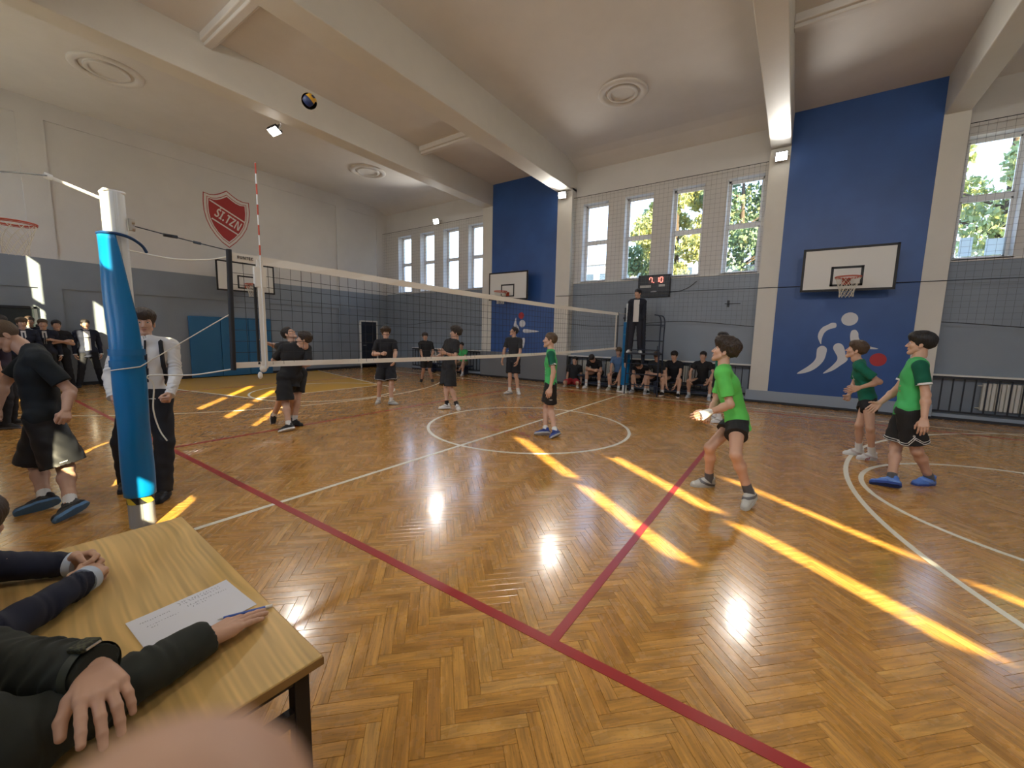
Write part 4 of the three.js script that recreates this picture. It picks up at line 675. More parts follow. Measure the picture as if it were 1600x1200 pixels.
const hairGeo = (style, cell) => cached('hair' + style + cell, () => {
  const s = HAIR[style], skull = ellipsoid([0, 0.036, -0.014], [0.0745, 0.0885, 0.096]), inner = ellipsoid([0, 0.034, -0.014], [0.06, 0.074, 0.08]);
  const f = (x, y, z) => {
    const line = s.h + (s.slope + 0.1) * z - 0.02 * step(0.045, 0.085, z) * (s.fringe ? 1 : 0.3) - 0.016 * step(0.05, 0.062, Math.abs(x)) * step(-0.012, 0.004, z) * (1 - step(0.03, 0.05, z)), e = y - line;
    const strand = s.n * (0.55 * wave3(x, y, z, 55) + 0.45 * wave3(x + 0.3, y, z, 120)) + 0.0013 * Math.sin(Math.atan2(x, z + 0.02) * 44 + y * 70) * step(0.0, 0.03, e);
    const thick = 0.005 + s.t * step(-0.01, 0.085, e) + s.top * step(0.02, 0.12, y) + s.fringe * 0.7 * step(0.03, 0.09, z) * step(0, 0.03, e);
    let d = skull(x, y, z) - thick - strand;
    d = smax(d, line - y - strand * 0.8, 0.005);
    return smax(d, -inner(x, y, z), 0.003);
  };
  f.lo = [-0.135, -0.085, -0.155]; f.hi = [0.135, 0.2, 0.155];
  return net(f, cell, 0.01);
});
// right hand: wrist at the origin, fingers along y, palm towards z, thumb on +x; 0.19 m long
function handField(curl, spread = 0.06, thumb = 0.35, bends) {
  const list = [], K = [[0.033, 0.09], [0.011, 0.096], [-0.011, 0.091], [-0.031, 0.08]], L = [[0.043, 0.026, 0.021], [0.048, 0.03, 0.022], [0.044, 0.028, 0.021], [0.034, 0.021, 0.018]];
  const palm = blend([...K.map(([x, y]) => capsule([x * 0.55, 0.008, 0], [x, y, 0], 0.0145, 0.0125)), capsule([0.008, 0.02, 0.006], [0.04, 0.052, 0.014], 0.017, 0.0145), capsule([-0.02, 0.03, 0.006], [-0.024, 0.065, 0.006], 0.014), capsule([0, -0.05, -0.001], [0, 0.012, 0], 0.026, 0.023, [[0, 0, 1], 1.25])], 0.012);
  const fingers = K.map(([x, y], i) => {
    const c = bends ? bends[i] : curl; let p = [x, y, 0], a = 0; const out = [], sx = (x / 0.033) * spread;
    L[i].forEach((l, k) => { a += c * [1.25, 1.6, 0.95][k]; const d = v3.norm([sx * Math.cos(a), Math.cos(a), Math.sin(a)]), q = v3.add(p, v3.mul(d, l)); out.push(capsule(p, q, 0.0102 - k * 0.0009 - (i === 3 ? 0.0012 : 0), 0.0096 - k * 0.0011 - (i === 3 ? 0.001 : 0))); p = q; });
    return blend(out, 0.0035);
  });
  const t0 = [0.04, 0.052, 0.014], t1 = v3.add(t0, v3.mul(v3.norm([0.75 - thumb * 1.1, 0.75, 0.25 + thumb * 0.8]), 0.037)), t2 = v3.add(t1, v3.mul(v3.norm([0.5 - thumb * 1.6, 0.8, 0.25 + thumb * 0.9]), 0.03));
  const th = blend([capsule(t0, t1, 0.0135, 0.0112), capsule(t1, t2, 0.0112, 0.0088)], 0.004);
  const all = [palm, ...fingers, th], f = (x, y, z) => { let d = palm(x, y, z); for (const g of fingers) d = smin(d, g(x, y, z), 0.006); return smin(d, th(x, y, z), 0.009); };
  f.lo = [0, 1, 2].map((i) => Math.min(...all.map((g) => g.lo[i]))); f.hi = [0, 1, 2].map((i) => Math.max(...all.map((g) => g.hi[i])));
  return f;
}
const HANDS = { relaxed: [0.32, 0.05, 0.3], fist: [1.0, 0.0, 0.75], flat: [0.06, 0.09, 0.1], cup: [0.42, 0.02, 0.5] };
const handGeo = (kind, cell) => cached('hand' + kind + cell, () => net(handField(...HANDS[kind]), cell, 0.008));
// shoe: ankle at the origin, z to the toe, y up, sole at -0.085
const shoeGeo = (cell) => cached('shoe' + cell, () => {
  const body = blend([capsule([0, -0.045, -0.038], [0, -0.046, 0.05], 0.04, 0.043), capsule([0.004, -0.05, 0.05], [0.006, -0.055, 0.15], 0.046, 0.038, [[0, 1, 0], 1.2]), capsule([0, 0.01, -0.022], [0, -0.02, 0.0], 0.041, 0.044), capsule([0, -0.005, 0.02], [0, -0.036, 0.085], 0.036, 0.037)], 0.022);
  const cut = (f, lowY, highY) => { const g = (x, y, z) => { let d = f(x, y, z); const top = 0.03 + (z < -0.03 ? (-0.03 - z) * 0.25 : z > 0 ? z * -0.15 : 0); d = Math.max(d, lowY - y); return Math.max(d, y - Math.min(highY, top)); }; g.lo = [-0.062, -0.09, -0.09]; g.hi = [0.062, 0.05, 0.205]; return g; };
  const wide = (f) => { const g = (x, y, z) => f(x / 1.06, Math.max(y, -0.05), z / 1.02) ; g.lo = f.lo; g.hi = f.hi; return g; };
  const tongue = capsule([0, -0.004, 0.055], [0, 0.03, 0.03], 0.018, 0.016, [[0, 0.6, 0.8], 1.6]), upperCore = cut(body, -0.07, 0.05), upper = (x, y, z) => Math.min(upperCore(x, y, z), tongue(x, y, z)); upper.lo = upperCore.lo; upper.hi = upperCore.hi;
  const sole = cut(wide(body), -0.085, -0.056);
  const laces = []; for (let i = 0; i < 5; i++) { const z = 0.042 + i * 0.017, y = 0.018 - i * 0.0085; laces.push(bar([-0.022, y - 0.006, z], [0.022, y - 0.006, z + 0.004], 0.003, 5)); }
  const over = (x, y, z) => { let d = upperCore(x, y, z) - 0.0028; const u = y + 0.03 - 0.35 * (z - 0.02); d = Math.max(d, Math.abs(u) - 0.013 - 0.1 * Math.max(0, -z), z - 0.105, -0.07 - z, -0.066 - y); return d; }; over.lo = upperCore.lo; over.hi = upperCore.hi;
  return { overlay: net(over, cell * 0.9, 0.008), upper: net(upper, cell, 0.01), sole: net(sole, cell, 0.008), laces: merge(laces) };
});
const skins = { light: lin(0.56, 0.335, 0.235), fair: lin(0.6, 0.38, 0.28), tan: lin(0.42, 0.235, 0.15) };
const matCache = new Map(), cloth = (c, rough = 0.85) => { const k = 'c' + c.join() + rough; if (!matCache.has(k)) matCache.set(k, std(lin(...c), rough, { name: 'fabric' })); return matCache.get(k); };
const skinMat = (k) => { if (!matCache.has(k)) matCache.set(k, new THREE.MeshPhysicalMaterial({ color: skins[k], roughness: 0.5, sheen: 0.15, sheenColor: lin(0.8, 0.5, 0.4), name: 'skin' })); return matCache.get(k); };
const COL = { black: [0.012, 0.013, 0.016], ink: [0.008, 0.009, 0.014], navy: [0.012, 0.016, 0.035], lime: [0.11, 0.56, 0.1], green: [0.06, 0.45, 0.13], deep: [0.0, 0.1, 0.055], teal: [0.003, 0.14, 0.085], white: [0.72, 0.72, 0.72], offwhite: [0.62, 0.61, 0.57], grey: [0.1, 0.1, 0.11], blue: [0.1, 0.19, 0.36], royal: [0.02, 0.055, 0.26], sky: [0.09, 0.21, 0.62], red: [0.36, 0.02, 0.03], olive: [0.02, 0.024, 0.02], brown: [0.05, 0.025, 0.012], dark: [0.014, 0.01, 0.009], fair: [0.16, 0.095, 0.045], steel: [0.1, 0.22, 0.42], beige: [0.5, 0.42, 0.3] };
function person(label, J0, look) {
  const { H = 1.76, build = 1, skin = 'light', hair = 'short', hairColor = COL.dark, top, bottom, socks = COL.white, shoes = COL.white, sole = COL.white, hands = ['relaxed', 'relaxed'], detail = 1, group, face = true } = look;
  const o = thing('person', label, 'person', [J0.pel[0], 0, J0.pel[2]], 0, group), J = {};
  for (const k in J0) J[k] = Array.isArray(J0[k]) && J0[k].length === 3 && !['look', 'f', 'palmL', 'palmR'].includes(k) ? v3.sub(J0[k], [J0.pel[0], 0, J0.pel[2]]) : J0[k];
  const s = H / 1.8, b = s * build, up = v3.norm(v3.sub(J.nek, J.pel)), left = v3.norm(v3.sub(J.shoL, J.shoR)), fwd = v3.norm(v3.cross(left, up)), hl = v3.norm(v3.sub(J.hipL, J.hipR)), hf = v3.norm(v3.cross(hl, up));
  const P = (base, u, f = 0, l = 0) => v3.add(v3.add(v3.add(base, v3.mul(up, u * s)), v3.mul(fwd, f * s)), v3.mul(left, l * s));
  const sides = ['L', 'R'], cell = 0.017 / detail;
  const mid = (t) => v3.lerp(J.pel, J.nek, t);
  const torso = (e, k = 1) => [capsule(v3.add(J.hipL, v3.mul(up, 0.02)), v3.add(J.hipR, v3.mul(up, 0.02)), (0.096 + e) * b, undefined, [hf, 1.08]), capsule(P(J.pel, 0.05), mid(0.62), (0.118 + e) * b, (0.128 + e) * b, [fwd, 1.38 - 3 * e]),
    capsule(P(mid(0.74), 0, 0, 0.07), P(mid(0.74), 0, 0, -0.07), (0.102 + e) * b, undefined, [fwd, 1.12]), capsule(v3.lerp(J.shoL, J.nek, 0.12), v3.lerp(J.shoR, J.nek, 0.12), (0.056 + e * 0.8) * b), ...sides.map((q) => capsule(v3.lerp(J['sho' + q], J.nek, 0.2), P(J.nek, 0.015), (0.052 + e * 0.6) * b, (0.05 + e * 0.4) * b))];
  const seg = (a, c, ra, rb) => capsule(a, c, ra * b, rb * b);
  const limbs = [];
  for (const q of sides) {
    const sh = J['sho' + q], el = J['elb' + q], wr = J['wri' + q], hi = J['hip' + q], kn = J['kne' + q], an = J['ank' + q], toe = J['toe' + q];
    limbs.push(seg(sh, el, 0.05, 0.037), seg(el, v3.lerp(el, wr, 0.3), 0.037, 0.039), seg(v3.lerp(el, wr, 0.3), wr, 0.039, 0.026));
    const back = v3.norm(v3.sub(v3.lerp(hi, an, 0.5), kn)), calf = v3.add(v3.lerp(kn, an, 0.3), v3.mul(v3.len(v3.sub(v3.lerp(hi, an, 0.5), kn)) > 0.01 ? back : v3.mul(hf, -1), 0.014));
    limbs.push(seg(hi, kn, 0.084, 0.053), seg(kn, calf, 0.05, 0.054), seg(calf, v3.lerp(kn, an, 0.75), 0.054, 0.038), seg(v3.lerp(kn, an, 0.75), an, 0.038, 0.036), seg(an, v3.lerp(an, toe, 0.8), 0.034, 0.022));
  }
  // head frame
  const lk = v3.norm(J.look), neckDir = v3.norm(v3.sub(J.hed, J.nek)), hx = v3.norm(v3.cross(v3.norm(v3.add([0, 1, 0], v3.mul(neckDir, 0.5))), lk)), hy = v3.norm(v3.cross(lk, hx)), hs = (0.93 + 0.07 * s) * 0.985, hm = basis(hx, hy, lk, J.hed, hs);
  const under = v3.add(v3.add(J.hed, v3.mul(hy, -0.06 * hs)), v3.mul(lk, -0.02));
  const flesh = blend([...torso(-0.006), ...limbs, seg(P(J.nek, -0.03), under, 0.06, 0.054)], 0.03);
  const pieces = [net(flesh, cell * 1.08), placed(headGeo(detail > 1.5 ? 0.0048 : detail > 0.9 ? 0.0065 : 0.0095), hm)];
  sides.forEach((q, i) => {
    const wr = J['wri' + q], y = J['han' + q] ? v3.norm(v3.sub(J['han' + q], wr)) : v3.norm(v3.sub(wr, J['elb' + q])), want = J['palm' + q] ?? v3.mul(left, q === 'L' ? -1 : 1);
    const z = v3.norm(v3.sub(want, v3.mul(y, v3.dot(want, y)))), x = v3.cross(y, z), k = q === 'R' ? 1 : -1;
    if (hands[i]) pieces.push(placed(typeof hands[i] === 'string' ? handGeo(hands[i], detail > 1.5 ? 0.0042 : 0.0062) : hands[i], basis(v3.mul(x, k), y, z, wr, s)));
  });
  part(o, 'body', joinIndexed(pieces), skinMat(skin));
  const onHead = (name, g, m, parent = o) => { const p = part(parent, name, g, m); hm.decompose(p.position, p.quaternion, p.scale); return p; };
  if (hair) onHead('hair', hairGeo(hair, detail > 1.5 ? 0.005 : detail > 0.9 ? 0.007 : 0.0095), cloth(hairColor, 0.55));
  if (face) {
    const F = cached('face', () => ({ eye: [1, -1].map((k) => new THREE.SphereGeometry(0.0125, 14, 10).scale(1.12, 0.62, 0.8).translate(k * 0.031, 0.012, 0.0815)), iris: [1, -1].map((k) => new THREE.SphereGeometry(0.0058, 10, 8).scale(1, 1, 0.5).translate(k * 0.031, 0.012, 0.0905)),
      brow: [1, -1].map((k) => tube([[k * 0.014, 0.03, 0.0865], [k * 0.032, 0.035, 0.084], [k * 0.048, 0.029, 0.073]], 0.0034, 10, 5)), lips: merge([new THREE.SphereGeometry(1, 14, 8).scale(0.021, 0.0045, 0.006).translate(0, -0.0545, 0.0885), new THREE.SphereGeometry(1, 14, 8).scale(0.018, 0.0055, 0.006).translate(0, -0.063, 0.0885)]) }));
    for (const k of [0, 1]) { const e = onHead('eye', F.eye[k], cloth([0.6, 0.58, 0.55], 0.3)); part(e, 'iris', F.iris[k], cloth([0.03, 0.02, 0.015], 0.2)); onHead('eyebrow', F.brow[k], cloth(v3.mul(hairColor, 0.8), 0.7)); }
    onHead('lips', F.lips, cloth([0.42, 0.19, 0.15], 0.45));
  }
  const fold = (amp, fr = 1) => (x, y, z) => amp * (0.6 * Math.sin(x * 23 * fr + y * 31 * fr + z * 17 + 2 * Math.sin(y * 13 + x * 9)) * Math.sin(z * 21 * fr - y * 12 + 1.5 * Math.sin(x * 15)) + 0.4 * Math.sin(y * 47 * fr + 3 * Math.sin(x * 12 + z * 14)));
  const out = { o, J, up, fwd, left, hf, s, b, P, mid, fold };
  const nd = detail < 0.9 ? 1.25 : 1, cc = cell * nd;
  if (top) {
    const { color, sleeve = color, cuff, collar, long = false, hem = 0.07, loose = 0.016, len = 0.6, raglan = false, rough = 0.85, flare = 0 } = top;
    const hemAt = P(J.pel, -hem), tf = blend([...torso(loose), capsule(P(J.pel, -hem - 0.05, 0, 0.06), P(J.pel, -hem - 0.05, 0, -0.06), (0.105 + loose + flare) * b, undefined, [hf, 1.05])], 0.05, [[hemAt, up]], fold(0.0055));
    const neckHole = capsule(P(J.nek, 0.012), v3.lerp(P(J.nek, 0.03), under, 0.7), 0.062 * s, 0.064 * s), shirt = (x, y, z) => smax(tf(x, y, z), -neckHole(x, y, z), 0.004); shirt.lo = tf.lo; shirt.hi = tf.hi;
    out.shirtField = tf;
    part(o, 'shirt', net(shirt, cc), cloth(color, rough));
    for (const q of sides) {
      const sh = J['sho' + q], el = J['elb' + q], wr = J['wri' + q], dir = v3.norm(v3.sub(el, sh)), inner = v3.lerp(sh, J.nek, raglan ? 0.55 : 0.22), list = [capsule(inner, sh, (raglan ? 0.058 : 0.056) * b, 0.064 * b)], L = v3.len(v3.sub(el, sh));
      let sf, end, ed;
      if (long) { const sw = top.width ?? 1; list.push(capsule(sh, el, 0.066 * b, 0.054 * b * sw), capsule(el, wr, 0.054 * b * sw, 0.041 * b * (0.4 + 0.6 * sw))); ed = v3.norm(v3.sub(wr, el)); end = v3.add(wr, v3.mul(ed, 0.012)); const ring = v3.norm(v3.sub(wr, sh)), fw = fold(0.004, 1.3), wr0 = top.wrinkle ?? 0.003; sf = blend(list, 0.025, [[end, v3.mul(ed, -1)]], (x, y, z) => { const u = x * ring[0] + y * ring[1] + z * ring[2]; return fw(x, y, z) + wr0 * Math.sin(u * 150 + 2.5 * Math.sin(x * 30 + z * 41) + 2 * Math.sin(y * 37)) * (0.6 + 0.4 * Math.sin(u * 23)); }); } else { list.push(capsule(sh, el, 0.066 * b, 0.068 * b)); ed = dir; end = v3.lerp(sh, el, len); sf = blend(list, 0.03, [[end, v3.mul(dir, -1)]], fold(0.004)); }
      part(o, 'sleeve', net(sf, cc), cloth(sleeve, rough));
      if (cuff) { const w = long ? 0.025 : 0.022, ra = (long ? 0.043 : 0.0685) * b, shift = long ? 0.012 : -0.012; const c = v3.add(end, v3.mul(ed, shift)); part(o, 'cuff', bar(v3.add(c, v3.mul(ed, -w / 2)), v3.add(c, v3.mul(ed, w / 2)), ra, 20), cloth(cuff, rough)); }
    }
    { const c = P(J.nek, 0.028), d = v3.norm(v3.add(v3.mul(up, 1), v3.mul(fwd, 0.35))); const g = new THREE.TorusGeometry(0.062 * s, 0.0085, 8, 28).applyQuaternion(new THREE.Quaternion().setFromUnitVectors(V(0, 0, 1), V(...d))).translate(...c); part(o, 'collar', g, cloth(collar ?? color, rough)); }
  }
  if (bottom) {
    const { kind = 'shorts', color, len = 0.62, flare = 0.02, trim, waist = 0.1, rough = 0.8, loose = 0.014 } = bottom;
    const pelvis = capsule(v3.add(J.hipL, v3.mul(up, 0.01)), v3.add(J.hipR, v3.mul(up, 0.01)), (0.1 + loose) * b, undefined, [hf, 1.05]), list = [], low = [];
    const belly = capsule(P(J.pel, 0.04), P(J.pel, waist + 0.05), (0.122 + loose) * b, (0.122 + loose) * b, [fwd, 1.3]);
    if (kind === 'shorts') {
      const legs = sides.map((q) => { const hi = J['hip' + q], kn = J['kne' + q], d = v3.norm(v3.sub(kn, hi)); return blend([capsule(hi, kn, (0.092 + loose) * b, (0.07 + loose + flare) * b / 1)], 0.01, [[v3.lerp(hi, kn, len), v3.mul(d, -1)]], fold(0.006)); });
      const f = blend([blend([pelvis, belly], 0.04), ...legs], 0.022, [[P(J.pel, waist), v3.mul(up, -1)]]);
      out.shortsField = f; part(o, 'shorts', net(f, cc), cloth(color, rough));
      if (trim) sides.forEach((q, i) => {
        const hi = J['hip' + q], kn = J['kne' + q], d = v3.norm(v3.sub(kn, hi)), a = v3.lerp(hi, kn, len), side = v3.norm(v3.mul(hl, q === 'L' ? 1 : -1)), ux = v3.norm(v3.sub(side, v3.mul(d, v3.dot(side, d)))), uy = v3.cross(d, ux);
        for (const [off, th] of trim.map((t) => [t, 0.004])) {
          const pts = []; for (let k = 0; k <= 48; k++) { const an = k / 48 * Math.PI * 2, peak = Math.max(0, 1 - Math.abs(Math.atan2(Math.sin(an), Math.cos(an))) / 0.55) * 0.07; const dirv = v3.add(v3.mul(ux, Math.cos(an)), v3.mul(uy, Math.sin(an))); let r0 = 0.04; const base = v3.add(a, v3.mul(d, -off - peak)); while (r0 < 0.22 && f(...v3.add(base, v3.mul(dirv, r0))) < 0.0) r0 += 0.002; pts.push(v3.add(base, v3.mul(dirv, Math.min(r0, 0.15)))); }
          part(o, 'stripe', tube(pts, th, 64, 5, true), cloth(COL.white));
        }
      });
    } else {
      const legs = sides.map((q) => { const hi = J['hip' + q], kn = J['kne' + q], an = J['ank' + q], d = v3.norm(v3.sub(an, kn)); return blend([capsule(hi, kn, (0.09 + loose) * b, (0.062 + loose) * b), capsule(kn, v3.add(an, v3.mul(d, 0.02)), (0.062 + loose) * b, (0.052 + loose) * b)], 0.02, [[v3.add(an, v3.mul(d, 0.03)), v3.mul(d, -1)]], fold(0.005)); });
      part(o, 'trousers', net(blend([blend([pelvis, belly], 0.04), ...legs], 0.022, [[P(J.pel, waist), v3.mul(up, -1)]]), cc), cloth(color, rough));
    }
  }
  for (const q of sides) {
    const kn = J['kne' + q], an = J['ank' + q], toe = J['toe' + q], d = v3.norm(v3.sub(an, kn));
    if (socks && bottom?.kind !== 'trousers') part(o, 'sock', bar(v3.add(an, v3.mul(d, -(look.sockHeight ?? 0.1))), v3.add(an, v3.mul(d, 0.03)), 0.044 * s, 16, 0.046 * s), cloth(socks, 0.95));
    if (!shoes) continue;
    const t = v3.norm(v3.sub(toe, an)), side0 = v3.norm(v3.cross(v3.mul(d, -1), t)), ax = v3.len(v3.cross(d, t)) < 0.1 ? left : side0, y0 = v3.norm(v3.cross(t, ax)), c = Math.cos(0.375), si = Math.sin(0.375), z = v3.norm(v3.add(v3.mul(t, c), v3.mul(y0, si))), y = v3.norm(v3.cross(z, ax)), m = basis(v3.cross(y, z), y, z, an, s), S = shoeGeo(detail > 0.9 ? 0.0065 : 0.009);
    const u = part(o, 'shoe', S.upper, cloth(shoes, 0.6)); m.decompose(u.position, u.quaternion, u.scale); part(u, 'sole', S.sole, cloth(sole, 0.7)); part(u, 'overlay', S.overlay, cloth(look.overlay ?? v3.mul(shoes, 0.55), 0.5)); part(u, 'laces', S.laces, cloth(look.laces ?? sole, 0.8));
  }
  return out;
}
// flat print on cloth: a small sheet pressed onto the field along a direction
function press(who, name, field, center, dir, upv, w, h, color, shapeFn, lift = 0.0015) {
  const d = v3.norm(dir), u = v3.norm(v3.sub(upv, v3.mul(d, v3.dot(upv, d)))), r = v3.cross(d, u), n = 10, P = [], I = [], keep = [];
  for (let i = 0; i <= n; i++) for (let j = 0; j <= n; j++) {
    const a = (j / n - 0.5) * w, c = (i / n - 0.5) * h; let p = v3.add(v3.add(center, v3.mul(r, a)), v3.mul(u, c)), q = v3.add(p, v3.mul(d, -0.25)), t = 0;
    for (let k = 0; k < 60; k++) { const e = field(...q); if (e < 0.0006) break; q = v3.add(q, v3.mul(d, Math.max(0.0008, e * 0.8))); t += Math.max(0.0008, e * 0.8); if (t > 0.42) break; }
    q = v3.add(q, v3.mul(d, -lift)); P.push(...q); keep.push(t < 0.42 && (!shapeFn || shapeFn(j / n * 2 - 1, i / n * 2 - 1)));
  }
  for (let i = 0; i < n; i++) for (let j = 0; j < n; j++) { const a = i * (n + 1) + j; if (keep[a] && keep[a + 1] && keep[a + n + 1] && keep[a + n + 2]) I.push(a, a + n + 1, a + 1, a + 1, a + n + 1, a + n + 2); }
  const g = new THREE.BufferGeometry(); g.setAttribute('position', new THREE.Float32BufferAttribute(P, 3)); g.setIndex(I); g.computeVertexNormals();
  return part(who.o, name, g, matCache.get('p' + color.join()) ?? (matCache.set('p' + color.join(), std(lin(...color), 0.7, { side: THREE.DoubleSide })), matCache.get('p' + color.join())));
}
